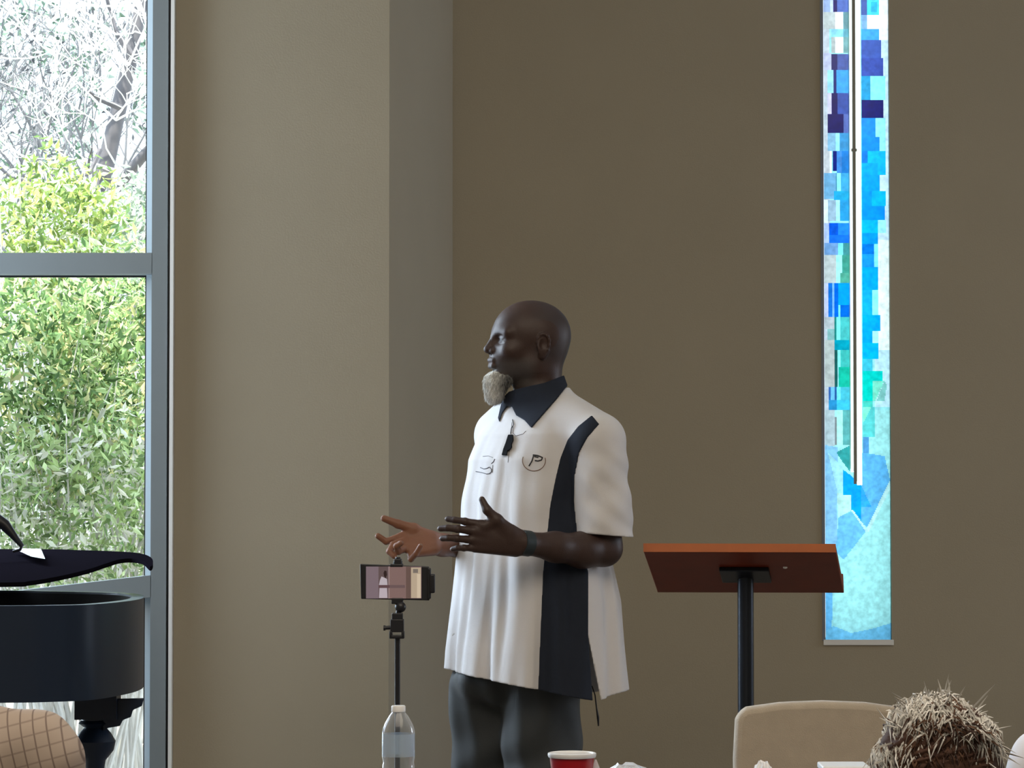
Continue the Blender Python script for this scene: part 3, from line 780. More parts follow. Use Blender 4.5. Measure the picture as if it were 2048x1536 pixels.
# ================================================================ chair
MCHAIR = principled('beige_chair_fabric', (0.56, 0.475, 0.375), 0.9, noise=0.12, nscale=30, bump=0.6, bscale=500, sheen=.3)
MCHFR = principled('chair_frame', (0.03, 0.028, 0.028), 0.4, metal=.5)
def chair(x, y, rz, label, group=None):
    e = empty('banquet_chair', (0, 0, 0), label, 'chair', group)
    ol = [(-.175, .50), (-.205, .60), (-.208, .72), (-.204, .812), (-.196, .832), (-.178, .842), (-.10, .853), (0, .857), (.10, .853), (.178, .842), (.196, .832), (.204, .812), (.208, .72), (.205, .60), (.175, .50)]
    m = MB(); m.hexa([(a, -.03 - (b-.5)*.12, b) for a, b in ol], [(a, .03 - (b-.5)*.12, b) for a, b in ol])
    o = m.build('backrest', MCHAIR, e, bevel=.016, clean=True)
    m = MB(); m.hexa([(-.2,-.0,.42),(.2,-.0,.42),(.225,.42,.43),(.17,.46,.43),(-.17,.46,.43),(-.225,.42,.43)], [(-.2,-.0,.475),(.2,-.0,.475),(.225,.42,.485),(.17,.46,.485),(-.17,.46,.485),(-.225,.42,.485)]); m.build('seat', MCHAIR, e, bevel=.018, clean=True)
    for s in (-1, 1):
        MB().tube([(s*.19, -.08, 0), (s*.19, -.01, .42), (s*.19, -.045, .62)], .011, 10).build('leg', MCHFR, e)
        MB().tube([(s*.2, .42, 0), (s*.195, .40, .43)], .011, 10).build('leg', MCHFR, e)
    MB().tube([(-.19, .0, .41), (.19, .0, .41), (.195, .40, .42), (-.195, .40, .42), (-.19, 0, .41)], .010, 8).build('seat_frame', MCHFR, e)
    e.location = (x, y, 0); e.rotation_euler = (0, 0, rz)
    return e
def copy_tree(o, parent=None):
    c = o.copy(); COL.objects.link(c)
    if parent is not None: c.parent = parent
    for ch in [q for q in bpy.data.objects if q.parent == o]: copy_tree(ch, c)
    return c
ch0 = chair(P(1641, 1400, 7.0).x, 7.0, 0.0, 'empty beige upholstered chair with an arched back, in front of the lectern')

# ================================================================ table and what stands on it
TZ = 0.73; TY = 5.73
MCLOTH = principled('dark_tablecloth', (0.05, 0.045, 0.06), 0.9, noise=0.1)
te = empty('banquet_table', (0.35, TY, 0), 'long table under a dark cloth carrying the cup and the bottle', 'table')
MB().box((-.75, TY-.30, TZ-.02), (1.35, TY+.38, TZ)).build('tabletop', MCLOTH, te, bevel=.004)
for sx in (-.65, 1.25):
    for sy in (-.22, .3): MB().tube([(sx, TY+sy, 0), (sx, TY+sy, TZ-.02)], .015, 12).build('leg', MSTEEL, te)
# red cup
c = P(1144, 1505, TY); s = F / TY; zr = P(0, 1507, TY).z; hh = zr - TZ
cup = empty('party_cup', (c.x, TY, TZ), 'red plastic cup with a white rim in the foreground', 'cup')
MRED = principled('red_plastic', (0.42, 0.008, 0.015), 0.3, spec=.5, noise=.04)
r = .0435
prof = [(0, .003), (.028, .003), (.030, 0), (.031, .004)]
for k in range(12):
    t = k / 11; prof.append((.031 + (r - .031) * t - .0006 * (k % 2 if k < 8 else 0), .006 + (hh - .010) * t))
MB().lathe((c.x, TY, TZ), prof, 48).build('cup_body', MRED, cup, sm=60)
MB().lathe((c.x, TY, TZ), [(r - .0015, hh - .004), (.0300, .006), (0, .006)], 48).build('cup_lining', MWHITE, cup, sm=60)
MB().lathe((c.x, TY, TZ), [(r - .002, hh - .006), (r + .002, hh - .007), (r + .0035, hh - .003), (r + .003, hh + .001), (r, hh + .002), (r - .0025, hh), (r - .002, hh - .006)], 48).build('rim', MWHITE, cup, sm=60)
# water bottle
MPET = bpy.data.materials.new('clear_plastic'); MPET.use_nodes = True
nt = MPET.node_tree; nt.nodes.clear()
out = nt.nodes.new('ShaderNodeOutputMaterial'); mix = nt.nodes.new('ShaderNodeMixShader'); tr = nt.nodes.new('ShaderNodeBsdfTransparent'); add = nt.nodes.new('ShaderNodeMixShader')
gl = nt.nodes.new('ShaderNodeBsdfGlossy'); lw = nt.nodes.new('ShaderNodeLayerWeight'); lw.inputs[0].default_value = .35; dfz = nt.nodes.new('ShaderNodeBsdfDiffuse'); dfz.inputs[0].default_value = (.9, .92, .95, 1)
gl.inputs['Roughness'].default_value = .12; tr.inputs[0].default_value = (.93, .95, .97, 1)
mp = nt.nodes.new('ShaderNodeMapRange'); mp.inputs['To Min'].default_value = .06; mp.inputs['To Max'].default_value = .95; nt.links.new(lw.outputs['Facing'], mp.inputs['Value'])
add.inputs[0].default_value = .6; nt.links.new(gl.outputs[0], add.inputs[1]); nt.links.new(dfz.outputs[0], add.inputs[2])
nt.links.new(mp.outputs[0], mix.inputs[0]); nt.links.new(tr.outputs[0], mix.inputs[1]); nt.links.new(add.outputs[0], mix.inputs[2]); nt.links.new(mix.outputs[0], out.inputs[0])
MLAB = bpy.data.materials.new('translucent_label'); MLAB.use_nodes = True
nt = MLAB.node_tree; b_ = nt.nodes['Principled BSDF']; b_.inputs['Base Color'].default_value = (.50, .62, .74, 1); b_.inputs['Alpha'].default_value = .45; b_.inputs['Roughness'].default_value = .3
c = P(797, 1412, TY)
bot = empty('water_bottle', (c.x, TY, TZ), 'clear plastic water bottle with a white cap, in front of the phone stand', 'bottle')
def bz(py): return P(0, py, TY).z - TZ
bp = [(0, .004), (.022, .002), (.029, .010), (.031, .022), (.0295, .030), (.031, .038), (.0295, .046), (.031, .054), (.031, bz(1530)), (.0295, bz(1524)), (.0315, bz(1515)), (.0315, bz(1464)), (.0302, bz(1456)), (.026, bz(1445)), (.018, bz(1431)), (.0125, bz(1424)), (.0115, bz(1421))]
MB().lathe((c.x, TY, TZ), bp, 48).build('bottle_body', MPET, bot, sm=60)
MB().lathe((c.x, TY, TZ), [(0, bz(1411)), (.0125, bz(1411)), (.0138, bz(1413)), (.0138, bz(1423)), (.0125, bz(1424)), (0, bz(1424))], 32).build('cap', MWHITE, bot, sm=40)
MB().lathe((c.x, TY, TZ), [(.0312, bz(1512)), (.0319, bz(1512)), (.0319, bz(1467)), (.0312, bz(1467))], 48).build('label', MLAB, bot, sm=60)
# white bits at the lower picture edge
def crumple(cx, w, d, h, seed, name, mat, label, cat, dy=0):
    rr = random.Random(seed); m = MB(); nu, nv = 22, 12; vs = []; fs = []
    for j in range(nv + 1):
        for i in range(nu):
            a = 2*math.pi*i/nu; t = j / nv
            rr_ = math.sin(math.pi * (0.08 + .92 * t) * .5 + (0 if t < 1 else 0))
            k = 1 - .0 if j == 0 else 1
            r_ = (1 - t ** 5) ** .5 if t < 1 else 0.35
            q = 1 + rr.uniform(-.16, .16)
            vs.append((cx + math.cos(a) * w * r_ * q, TY + dy + math.sin(a) * d * r_ * q, TZ + .001 + max(0, t * h * (1 + rr.uniform(-.07, .03) * (j > 0)))))
    for j in range(nv):
        for i in range(nu): fs.append((j*nu+i, j*nu+(i+1) % nu, (j+1)*nu+(i+1) % nu, (j+1)*nu+i))
    fs.append(tuple(range(nv*nu, (nv+1)*nu))); fs.append(tuple(range(nu))[::-1])
    o = m.add(vs, fs).build(name, mat, clean=True); tag(o, label, cat); return o
MPAPER = principled('tissue_paper', (.86, .86, .88), .8, noise=.05)
MFOIL = principled('clear_wrap', (.62, .66, .74), .2, spec=.8, noise=.3, nscale=60)
o = crumple(P(1526, 1500, TY).x, .025, .03, P(0, 1524, TY).z - TZ, 3, 'crumpled_napkin', MPAPER, 'crumpled white napkin on the table below the beige chair', 'napkin')
o = crumple(P(1255, 1500, TY).x, .058, .05, P(0, 1529, TY).z - TZ, 8, 'plastic_wrap', MFOIL, 'crumpled shiny plastic wrap on the table right of the red cup', 'wrapping')
a = P(1640, 1528, TY); b = P(1735, 1528, TY)
bx = empty('takeout_box', ((a.x+b.x)/2, TY, TZ), 'white foam takeout box on the table beside the seated grey-haired person', 'box')
MB().box((a.x+.004, TY-.05, TZ), (b.x-.004, TY+.05, a.z-.012)).build('box_base', MWHITE, bx, bevel=.004)
MB().box((a.x, TY-.054, a.z-.012), (b.x, TY+.054, a.z)).build('lid', MWHITE, bx, bevel=.003)
m = MB(); q0 = P(1186, 1530, TY - .01)
m.hexa([P(1183, 1540, TY+.02), P(1190, 1519, TY+.02), P(1193, 1519, TY+.02), P(1201, 1540, TY+.02)], [P(1183, 1540, TY+.035), P(1190, 1519, TY+.035), P(1193, 1519, TY+.035), P(1201, 1540, TY+.035)])
a = P(1183, 1540, TY+.02); b = P(1201, 1540, TY+.02)
m.box((a.x, TY+.02, TZ), (b.x, TY+.035, a.z))
o = m.build('folded_napkin', MPAPER, clean=True); tag(o, 'small folded white napkin standing against the right side of the red cup', 'napkin')

# ================================================================ phone on its stand
YP = 6.65
pe = P(795, 1300, YP)
stand = empty('phone_stand', (pe.x, YP, 0), 'thin black tripod stand with a clamp holding the phone', 'stand')
MB().tube([(pe.x, YP, .25), (pe.x, YP, P(0, 1274, YP).z)], .0062, 14).build('pole', MBLACK, stand, sm=50)
m = MB()
def pb(m, x0, y0, x1, y1, Y0, Y1):
    a = P(x0, y1, YP); b = P(x1, y0, YP); m.box((a.x, Y0, a.z), (b.x, Y1, b.z)); return m
pb(m, 779, 1262, 785, 1275, YP-.012, YP+.012); pb(m, 803, 1262, 809, 1275, YP-.012, YP+.012); pb(m, 779, 1270, 809, 1277, YP-.012, YP+.012); pb(m, 781, 1238, 808, 1264, YP-.012, YP+.012); pb(m, 784, 1226, 806, 1240, YP-.010, YP+.010)
m.build('head_bracket', MBLACK, stand, bevel=.002)
m = MB(); a = P(768, 1256, YP); m.tube([a, P(782, 1255, YP)], .0045, 12).tube([P(767, 1256, YP), P(771, 1256, YP)], .006, 12); m.build('knob', MBLACK, stand, sm=50)
m = MB(); a = P(801, 1214, YP); s = .0125
m.lathe(a - Vector((0, 0, s)), [(0.0001, 0)] + [(s*math.sin(t), s - s*math.cos(t)) for t in np.linspace(.2, 2.94, 12)] + [(0.0001, 2*s)], 20); m.tube([P(799, 1214, YP), P(796, 1232, YP)], .006, 10); m.build('ball_joint', MBLACK, stand, sm=60)
m = MB(); pb(m, 783, 1196, 806, 1208, YP-.004, YP+.03); pb(m, 788, 1118, 803, 1132, YP-.004, YP+.03); pb(m, 780, 1128, 806, 1134, YP-.006, YP+.03); pb(m, 786, 1122, 804, 1206, YP+.008, YP+.03)
m.tube([P(796, 1114, YP+.01), P(796, 1122, YP+.01)], .006, 10)
m.build('clamp', MBLACK, stand, bevel=.002)
m = MB(); pb(m, 855, 1136, 862, 1198, YP-.006, YP+.016); pb(m, 860, 1148, 870, 1186, YP-.012, YP+.02); m.build('grip', MBLACK, stand, bevel=.003)
for k in range(3):
    a = math.radians(90 + 120 * k + 15)
    l = MB().tube([(pe.x + .012*math.cos(a), YP + .012*math.sin(a), .33), (pe.x + .26*math.cos(a), YP + .26*math.sin(a), .012)], [.008, .006], 10).build('leg', MBLACK, stand)
MB().lathe((pe.x, YP, .27), [(0, 0), (.016, 0), (.018, .02), (.018, .07), (.012, .08), (0, .08)], 20).build('leg_collar', MBLACK, stand, sm=50)
MPH = MBLACK
ph = empty('phone', P(789, 1165, YP), 'black smartphone held sideways in the stand, its screen showing the man', 'phone')
TL, TR, BR, BL = P(720, 1128, YP), P(858, 1133, YP), P(859, 1201, YP), P(722, 1198, YP)
fwd = Vector((0, .009, 0))
MB().hexa([TL, TR, BR, BL], [q + fwd for q in (TL, TR, BR, BL)]).build('phone_case', MPH, ph, bevel=.002, clean=True)
MSCR = bpy.data.materials.new('phone_screen'); MSCR.use_nodes = True
nt = MSCR.node_tree; b_ = nt.nodes['Principled BSDF']; at = nt.nodes.new('ShaderNodeAttribute'); at.attribute_name = 'tint'
b_.inputs['Base Color'].default_value = (.01, .01, .01, 1); b_.inputs['Roughness'].default_value = .25; nt.links.new(at.outputs['Color'], b_.inputs['Emission Color']); b_.inputs['Emission Strength'].default_value = 1.0
m = MB()
def sq(x0, y0, x1, y1, c, k): m.add([P(x0, y1, YP - .0006 - k*.0002), P(x1, y1, YP - .0006 - k*.0002), P(x1, y0, YP - .0006 - k*.0002), P(x0, y0, YP - .0006 - k*.0002)], [(0,1,2,3)], lin(c))
sq(732, 1133, 843, 1197, (104, 84, 86), 0); sq(732, 1133, 757, 1197, (112, 96, 102), 1); sq(757, 1133, 776, 1197, (88, 72, 72), 1); sq(777, 1133, 779, 1197, (140, 120, 118), 1)
sq(779, 1133, 812, 1197, (116, 92, 88), 1); sq(812, 1133, 822, 1197, (92, 72, 66), 1); sq(822, 1135, 842, 1196, (168, 150, 128), 2); sq(826, 1138, 836, 1146, (110, 100, 92), 3); sq(834, 1148, 841, 1196, (190, 172, 148), 3)
def sp(poly, c, k):
    m.add([P(x, y, YP - .0006 - k*.0002) for x, y in poly], [tuple(range(len(poly)))[::-1]], lin(c))
sp([(769,1141),(773,1142),(774,1150),(771,1157),(768,1152),(767,1146)], (40,26,26), 3)
sp([(763,1153),(768,1155),(774,1158),(775,1170),(758,1170),(760,1160)], (170,160,166), 3)
sp([(759,1176),(774,1176),(775,1196),(758,1196)], (170,158,165), 3); sq(757, 1170, 779, 1176, (86, 62, 66), 3); sq(779, 1170, 810, 1176, (96, 76, 76), 2)
m.build('screen', MSCR, ph)
# ================================================================ people
def rot_z(a):
    return Matrix.Rotation(a, 4, 'Z')
def xf(V, M):
    M = np.array(M); return V @ M[:3, :3].T + M[:3, 3]

def head_field(h=0.0022, neck=True, neck_to=(-.012, 0, -.24), jaw=1.0, nose=1.0):
    """bald head, x forward, y left, z up, origin between the ears"""
    s = SDF((-.135, -.105, -.255 if neck else -.13), (.15, .105, .14), h)
    s.ell((-.002, 0, .034), (.104, .077, .088), 0)
    s.ell((-.035, 0, .02), (.072, .074, .078), .03)
    s.ell((.045, 0, -.032), (.058 * jaw, .059, .068), .03)
    for y in (-1, 1):
        s.ell((.008, y*.048, -.055), (.024, .017, .024), .03)
        s.cone((.085, y*.012, .036), (.074, y*.048, .034), .013, .012, .018)
        s.ell((.066, y*.044, -.014), (.026, .020, .020), .02)
    s.ell((.082, 0, -.034), (.030, .034, .036), .02)
    s.ell((.084, 0, -.088), (.024, .027, .022), .022)
    for y in (-1, 1):
        s.ell((.101, y*.033, .017), (.017, .018, .012), .012, mode='s')
        s.ell((.079, y*.032, .017), (.0125, .0135, .0125), .003)
        s.cone((.0875, y*.021, .0235), (.082, y*.045, .0225), .0042, .0036, .004)
        s.cone((.0885, y*.022, .0105), (.082, y*.044, .0105), .0036, .003, .005)
    s.cone((.098, 0, .028), (.1165, 0, -.004), .008, .0095, .012)
    s.ell((.119 * nose, 0, -.0085), (.0105, .011, .0095), .007)
    for y in (-1, 1):
        s.ell((.107, y*.0135, -.0125), (.0105, .0085, .0085), .006)
        s.ell((.112, y*.0065, -.0205), (.005, .0035, .004), .003, mode='s')
    s.cone((.1085, -.018, -.0385), (.1085, .018, -.0385), .0058, .0058, .007)
    s.cone((.1115, -.010, -.037), (.1115, .010, -.037), .0060, .0060, .005)
    s.cone((.1085, -.013, -.053), (.1085, .013, -.053), .0078, .0078, .006)
    s.cone((.119, -.020, -.0455), (.119, .020, -.0455), .0034, .0034, .003, mode='s')
    s.ell((.105, 0, -.066), (.006, .014, .005), .006, mode='s')
    for y in (-1, 1):
        Ry = np.array(Matrix.Rotation(math.radians(18*y), 3, 'Z') @ Matrix.Rotation(math.radians(-8), 3, 'Y'))
        s.ell((-.016, y*.077, -.003), (.018, .0065, .031), .004, R=Ry)
        hx_ = [(.001, .0775, .004), (-.001, .079, .016), (-.008, .081, .025), (-.017, .083, .027), (-.026, .084, .021), (-.031, .084, .009), (-.030, .083, -.004), (-.025, .081, -.016), (-.018, .078, -.026)]
        s.chain([(a, y*b, c) for a, b, c in hx_], [.0032, .0036, .0038, .0038, .0038, .0038, .0036, .0034, .0036], .003)
        s.cone((-.004, y*.081, -.012), (-.001, y*.080, -.004), .0042, .004, .003)
        s.ell((-.011, y*.074, -.030), (.008, .005, .009), .004)
        s.ell((-.012, y*.087, -.002), (.009, .008, .015), .004, mode='s')
    if neck:
        s.cone((-.028, 0, -.03), (-.018, 0, -.16), .060, .062, .03)
        s.cone((-.018, 0, -.15), neck_to, .063, .080, .03)
    return s

def skin_mat(name, rough=0.5):
    return principled(name, (.1, .05, .03), rough, spec=.45, attr='tint', noise=.10, nscale=60, bump=.25, bscale=450)

# ---------------------------------------------------------------- the speaker
Y0 = 8.0
def Q(px, py, dy=0.0): return P(px, py, Y0 + dy)
TH = math.radians(15)
man = empty('person', (Q(1040, 1300).x, Y0, 0), 'standing bald man with a white chin beard, white and navy polo shirt, both hands raised', 'person')
HC = Q(1060, 691)
MH = Matrix.Translation(HC) @ rot_z(math.pi + TH) @ Matrix.Rotation(math.radians(2), 4, 'Y')
hd = head_field(.002, True, (-.005, 0, -.245))
Vh, Qh = hd.nets(2); Vh = xf(Vh, MH)

# left arm and hand (nearer the camera), back of the hand to us, thumb up
la = SDF(tuple(min(a, b) for a, b in zip(Q(868, 1160, -.46), Q(1262, 1160, -.46))), (Q(1262, 860, 0).x, Y0 - .04, Q(0, 820, -.1).z), .0021)
sh, el, wr = Q(1196, 880, -.155), Q(1208, 1096, -.165), Q(1048, 1086, -.33)
la.chain([sh, Q(1203, 980, -.16), el], [.058, .054, .045], .02)
la.chain([el, Q(1165, 1100, -.21), Q(1110, 1094, -.27), wr], [.046, .045, .037, .0285], .02)
la.chain([wr, Q(1022, 1080, -.345)], [.0285, .027], .02)
mcp = [Q(960, 1049, -.372), Q(948, 1062, -.378), Q(946, 1080, -.376), Q(950, 1096, -.37)]
for i, p in enumerate(mcp):
    la.cone(Q(1030, 1068 + i*11, -.345), p, .0165, .0120, .014)
la.ell(Q(985, 1076, -.36), (.040, .014, .030), .012)
fingers = [([(960,1049,-.372),(930,1043,-.378),(910,1040,-.372),(896,1038,-.362)], [.0105,.0092,.0085,.0078]),
           ([(948,1062,-.378),(915,1058,-.390),(895,1056,-.385),(881,1057,-.375)], [.0105,.0095,.0087,.0080]),
           ([(946,1080,-.376),(914,1077,-.390),(897,1076,-.385),(885,1077,-.375)], [.0100,.0090,.0083,.0077]),
           ([(950,1096,-.370),(928,1096,-.385),(915,1096,-.382),(906,1098,-.375)], [.0092,.0082,.0075,.0070])]
nails = []
for f, r in fingers:
    pts = [Q(*p) for p in f]
    la.cone(pts[0], pts[0].lerp(pts[1], .4), r[0], r[0]*.97, .004)
    la.chain([pts[0].lerp(pts[1], .3)] + pts[1:], [r[0]*.97] + r[1:], .0022)
    la.ell(pts[1], (r[1]*1.12,)*3, .002); nails.append((pts[-1], pts[-1] - pts[-2], r[-1]))
tp_ = [Q(1018, 1062, -.355), Q(994, 1040, -.372), Q(974, 1020, -.378), Q(964, 999, -.374)]
la.chain(tp_, [.018, .0145, .0112, .0082], .006, .016)
la.cone(tp_[1], Q(968, 1052, -.372), .011, .011, .012)
nails.append((tp_[-1], tp_[-1] - tp_[-2], .0085))
Vl, Ql = la.nets(2)

# right arm and hand, palm up and towards us
ra = SDF((Q(738, 0, -.12).x, Y0 - .13, Q(0, 1150, 0).z), (Q(1062, 0, .2).x, Y0 + .26, Q(0, 850, .1).z), .0021)
shr, elr, wrr = Q(1006, 880, .16), Q(1000, 1092, .17), Q(884, 1090, .03)
ra.chain([shr, Q(1004, 990, .17), elr], [.056, .052, .045], .02)
ra.chain([elr, Q(950, 1094, .12), wrr], [.045, .038, .0275], .02)
ra.chain([wrr, Q(866, 1088, .01)], [.0275, .025], .02)
rm = [Q(808, 1070, -.005), Q(806, 1083, -.022), Q(811, 1096, -.036), Q(823, 1107, -.046)]
for i, p in enumerate(rm):
    ra.cone(Q(868, 1078 + 7*i, .015 - .012*i), p, .0165, .0118, .014)
ra.ell(Q(838, 1090, -.012), (.034, .018, .024), .014)
rf = [([(808,1070,-.005),(788,1078,-.022),(772,1083,-.030),(756,1072,-.034)], [.0105,.0095,.0088,.0080]),
      ([(806,1083,-.022),(786,1090,-.045),(779,1103,-.058),(788,1112,-.066)], [.0105,.0096,.0090,.0080]),
      ([(811,1096,-.036),(797,1103,-.064),(793,1092,-.080),(802,1086,-.086)], [.0100,.0092,.0085,.0076]),
      ([(823,1107,-.046),(822,1118,-.066),(832,1108,-.082),(841,1092,-.088)], [.0095,.0085,.0078,.0070])]
for f, r in rf:
    pts = [Q(*p) for p in f]
    ra.cone(pts[0], pts[0].lerp(pts[1], .4), r[0], r[0]*.97, .004)
    ra.chain([pts[0].lerp(pts[1], .3)] + pts[1:], [r[0]*.97] + r[1:], .0025)
    nails.append((pts[-1], pts[-1] - pts[-2], r[-1]))
t2 = [Q(860, 1076, .005), Q(828, 1058, -.005), Q(796, 1048, -.014), Q(768, 1037, -.018)]
ra.chain(t2, [.019, .0145, .0115, .0090], .006, .016)
nails.append((t2[-1], t2[-1] - t2[-2], .0088))
ra.cone(t2[1], Q(812, 1074, -.01), .011, .010, .012)
Vr, Qr = ra.nets(2)

# hidden torso and legs of the same body, coarse
tb = SDF((-.22, 7.72, 0.02), (.32, 8.32, Q(0, 790).z), .009)
tb.ell(Q(1075, 930), (.13, .11, .17), 0); tb.ell(Q(1068, 1120), (.13, .12, .22), .05); tb.ell(Q(1045, 1310), (.14, .11, .14), .05)
tb.cone(Q(1075, 800), Q(1085, 860), .06, .08, .04)
tb.cone(Q(1085, 850), sh, .06, .058, .04); tb.cone(Q(1065, 850), shr, .06, .056, .04)
lk, ll = [Q(985, 1370, .08), Q(968, 1640, .085), Q(990, 1915, .12)], [Q(1092, 1370, -.06), Q(1092, 1640, -.07), Q(1085, 1915, -.05)]
for c in (lk, ll): tb.chain(c, [.078, .058, .042], .03)
Vt, Qt = tb.nets(1)

Mi = np.array(MH.inverted())
palm_n = np.array([-.15, -.75, .62]); palm_n /= np.linalg.norm(palm_n)
def man_tint(V, N):
    c = np.tile(np.array([.050, .026, .020]), (len(V), 1))
    L = V @ Mi[:3, :3].T + Mi[:3, 3]
    hm = (V[:, 2] > Q(0, 800).z)
    st = np.clip((-.030 - L[:, 2]) / .02, 0, 1) * np.clip((L[:, 0] + .005) / .03, 0, 1) * np.clip((.125 - np.abs(L[:, 2])) / .02, 0, 1) * hm
    c = c * (1 - st[:, None] * .5) + np.array([.085, .085, .085]) * st[:, None] * .5
    sc = np.clip((.02 - L[:, 0]) / .05, 0, 1) * np.clip((L[:, 2] + .06) / .03, 0, 1) * hm * (np.abs(L[:, 1]) < .0745 + .0)
    c = c * (1 - sc[:, None] * .45) + np.array([.050, .046, .052]) * sc[:, None] * .45
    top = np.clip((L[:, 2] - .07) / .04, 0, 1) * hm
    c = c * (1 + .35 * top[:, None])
    lip = np.clip(1 - np.abs(L[:, 2] + .046) / .012, 0, 1) * (L[:, 0] > .103) * (np.abs(L[:, 1]) < .024) * hm
    c = c * (1 - lip[:, None] * .4) + np.array([.11, .045, .04]) * lip[:, None] * .4
    eye = (np.abs(L[:, 2] - .017) < .0052) * (np.abs(np.abs(L[:, 1]) - .033) < .011) * (L[:, 0] > .083) * hm
    c = np.where(eye[:, None], np.array([.11, .10, .10]), c)
    iris = (np.abs(L[:, 2] - .017) < .0045) * (np.abs(np.abs(L[:, 1]) - .033) < .0045) * (L[:, 0] > .086) * hm
    c = np.where(iris[:, None], np.array([.015, .01, .01]), c)
    rh = (V[:, 0] < Q(935, 0, 0).x) & (V[:, 1] > Y0 - .13) & (V[:, 2] < Q(0, 1020).z) & (V[:, 2] > Q(0, 1150).z)
    w = np.clip((N @ palm_n) * 1.0 + .85, 0, 1) * rh * np.clip((Q(935, 0, 0).x - V[:, 0]) / .10, 0, 1)
    c = c * (1 - w[:, None]) + np.array([.25, .105, .058]) * w[:, None]
    return c
MSKIN = skin_mat('dark_skin')
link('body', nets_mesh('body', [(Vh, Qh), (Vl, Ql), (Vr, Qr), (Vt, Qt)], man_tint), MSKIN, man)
MNAIL = principled('nails', (.34, .24, .20), .3)
for p, d, r in nails:
    d = d.normalized(); v = Vector((0, -1, 0.15)); v = (v - d * v.dot(d)).normalized(); w = d.cross(v)
    c = p + v * r * .72 + d * r * .25; n = 12
    ring = [c + (d * math.cos(2*math.pi*k/n) * .0058 + w * math.sin(2*math.pi*k/n) * .0045) - v * .0012 for k in range(n)]
    MB().add(ring + [c + v * .0009], [(k, (k+1) % n, n) for k in range(n)]).build('fingernail', MNAIL, man, sm=60)


# beard
bs = SDF((.03, -.07, -.17), (.15, .07, -.03), .0014)
bs.ell((.094, 0, -.088), (.028, .030, .026), 0); bs.cone((.100, 0, -.095), (.103, 0, -.124), .026, .024, .015)
bs.ell((.076, .022, -.086), (.014, .014, .012), .012); bs.ell((.076, -.022, -.086), (.014, .014, .012), .012)
bs.ell((.124, 0, -.052), (.030, .035, .020), .008, mode='s')
def bn(x, y, z):
    return bs.D + .0016 * np.sin(420 * y + 60 * np.sin(22 * z)) * np.sin(300 * x + 40 * z + 2) + .0010 * np.sin(800 * y + 300 * x)
bs.D = bn(*bs.grid((slice(None),)*3)).astype(np.float32)
Vb, Qb = bs.nets(1)
MBEARD = principled('white_beard', (.74, .76, .73), .75, attr='tint', noise=.3, nscale=160, bump=.6, bscale=600)
def beard_tint(V, N):
    L = V @ Mi[:3, :3].T + Mi[:3, 3]
    t = np.clip((L[:, 0] - .078) / .035, 0, 1)[:, None]
    return np.array([.16, .165, .16]) * (1 - t) + np.array([.95, .97, .94]) * t
bo = link('beard', nets_mesh('beard', [(xf(Vb, MH), Qb)], beard_tint), MBEARD, man); bo['label'] = 'short white chin beard'
rb = random.Random(3); m = MB(); mat3 = MH.to_3x3()
for i in rb.sample(range(len(Vb)), 3200):
    p = Vector(Vb[i]); d = (p - Vector((.088, 0, -.085))).normalized()
    di = (Vector((.12, 0, -1)) + d * .45 + Vector((rb.uniform(-.25, .25), rb.uniform(-.25, .25), 0))).normalized()
    if di.dot(d) < -.2: continue
    L = rb.uniform(.008, .017)
    kb = (.15 + .75 * min(1, max(0, (p.x - .078) / .035))) * rb.uniform(.6, 1.1)
    m.tube([MH @ (p - d*.001), MH @ (p + di*L*.5 + d*.002), MH @ (p + di*L)], [.0007, .0006, .0002], 3, (kb, kb, kb*.97), cap=False)
m.build('beard_strands', MBEARD, bo)

# ---------------------------------------------------------------- polo shirt
BT = math.radians(40)
lx, ly = math.sin(BT), -math.cos(BT)
fx, fy = -math.cos(BT), -math.sin(BT)
prof = [(1400,.268,.205,1071),(1300,.258,.198,1070),(1200,.243,.188,1072),(1100,.222,.168,1066),(1000,.205,.150,1061),(920,.200,.140,1065),(870,.185,.122,1073),(835,.155,.098,1080),(805,.10,.078,1080),(770,.078,.072,1076)]
pz = np.array([Q(0, p[0]).z for p in prof]); pa = [p[1] for p in prof]; pbb = [p[2] for p in prof]; pcx = [Q(p[3], 900).x for p in prof]
ampz = [Q(0, y).z for y in (1400, 1250, 1120, 1000, 880, 800)]; ampv = [.013, .010, .0065, .0035, .0012, 0]
def torso(x, y, z, off=0.0, folds=True):
    a = np.interp(z, pz, pa) - off; b = np.interp(z, pz, pbb) - off; cx = np.interp(z, pz, pcx)
    u = (x - cx) * lx + (y - Y0) * ly; v = (x - cx) * fx + (y - Y0) * fy
    rho = ((np.abs(u) / a) ** 2.3 + (np.abs(v) / b) ** 2.3 + 1e-9) ** (1 / 2.3)
    d = (rho - 1) * np.minimum(a, b)
    if folds:
        ph = np.arctan2(v, u); A = np.interp(z, ampz, ampv)
        w = np.sin(8 * ph + 3.0 * z + .6) + .55 * np.sin(15 * ph - 4 * z + 2.1) + .35 * np.sin(23 * ph + 7 * z)
        d = d + A * np.where(w > 0, w, w * .6) * .85
        d = d + .0022 * np.sin(38 * z + 3 * ph + 3 * np.sin(2 * ph)) * np.clip((z - Q(0, 1150).z) * 6, 0, 1) * np.clip((Q(0, 880).z - z) * 9, 0, 1)
    return d
ss = SDF((Q(876, 0).x, Y0 - .30, Q(0, 1402).z), (Q(1290, 0).x, Y0 + .33, Q(0, 765).z), .0034)
ss.D = torso(*ss.grid((slice(None),)*3)).astype(np.float32)
ss.cone(Q(1108, 815, -.04), Q(1194, 882, -.155), .060, .076, .03)
ss.cone(Q(1042, 818, .05), Q(1006, 872, .155), .058, .080, .03)
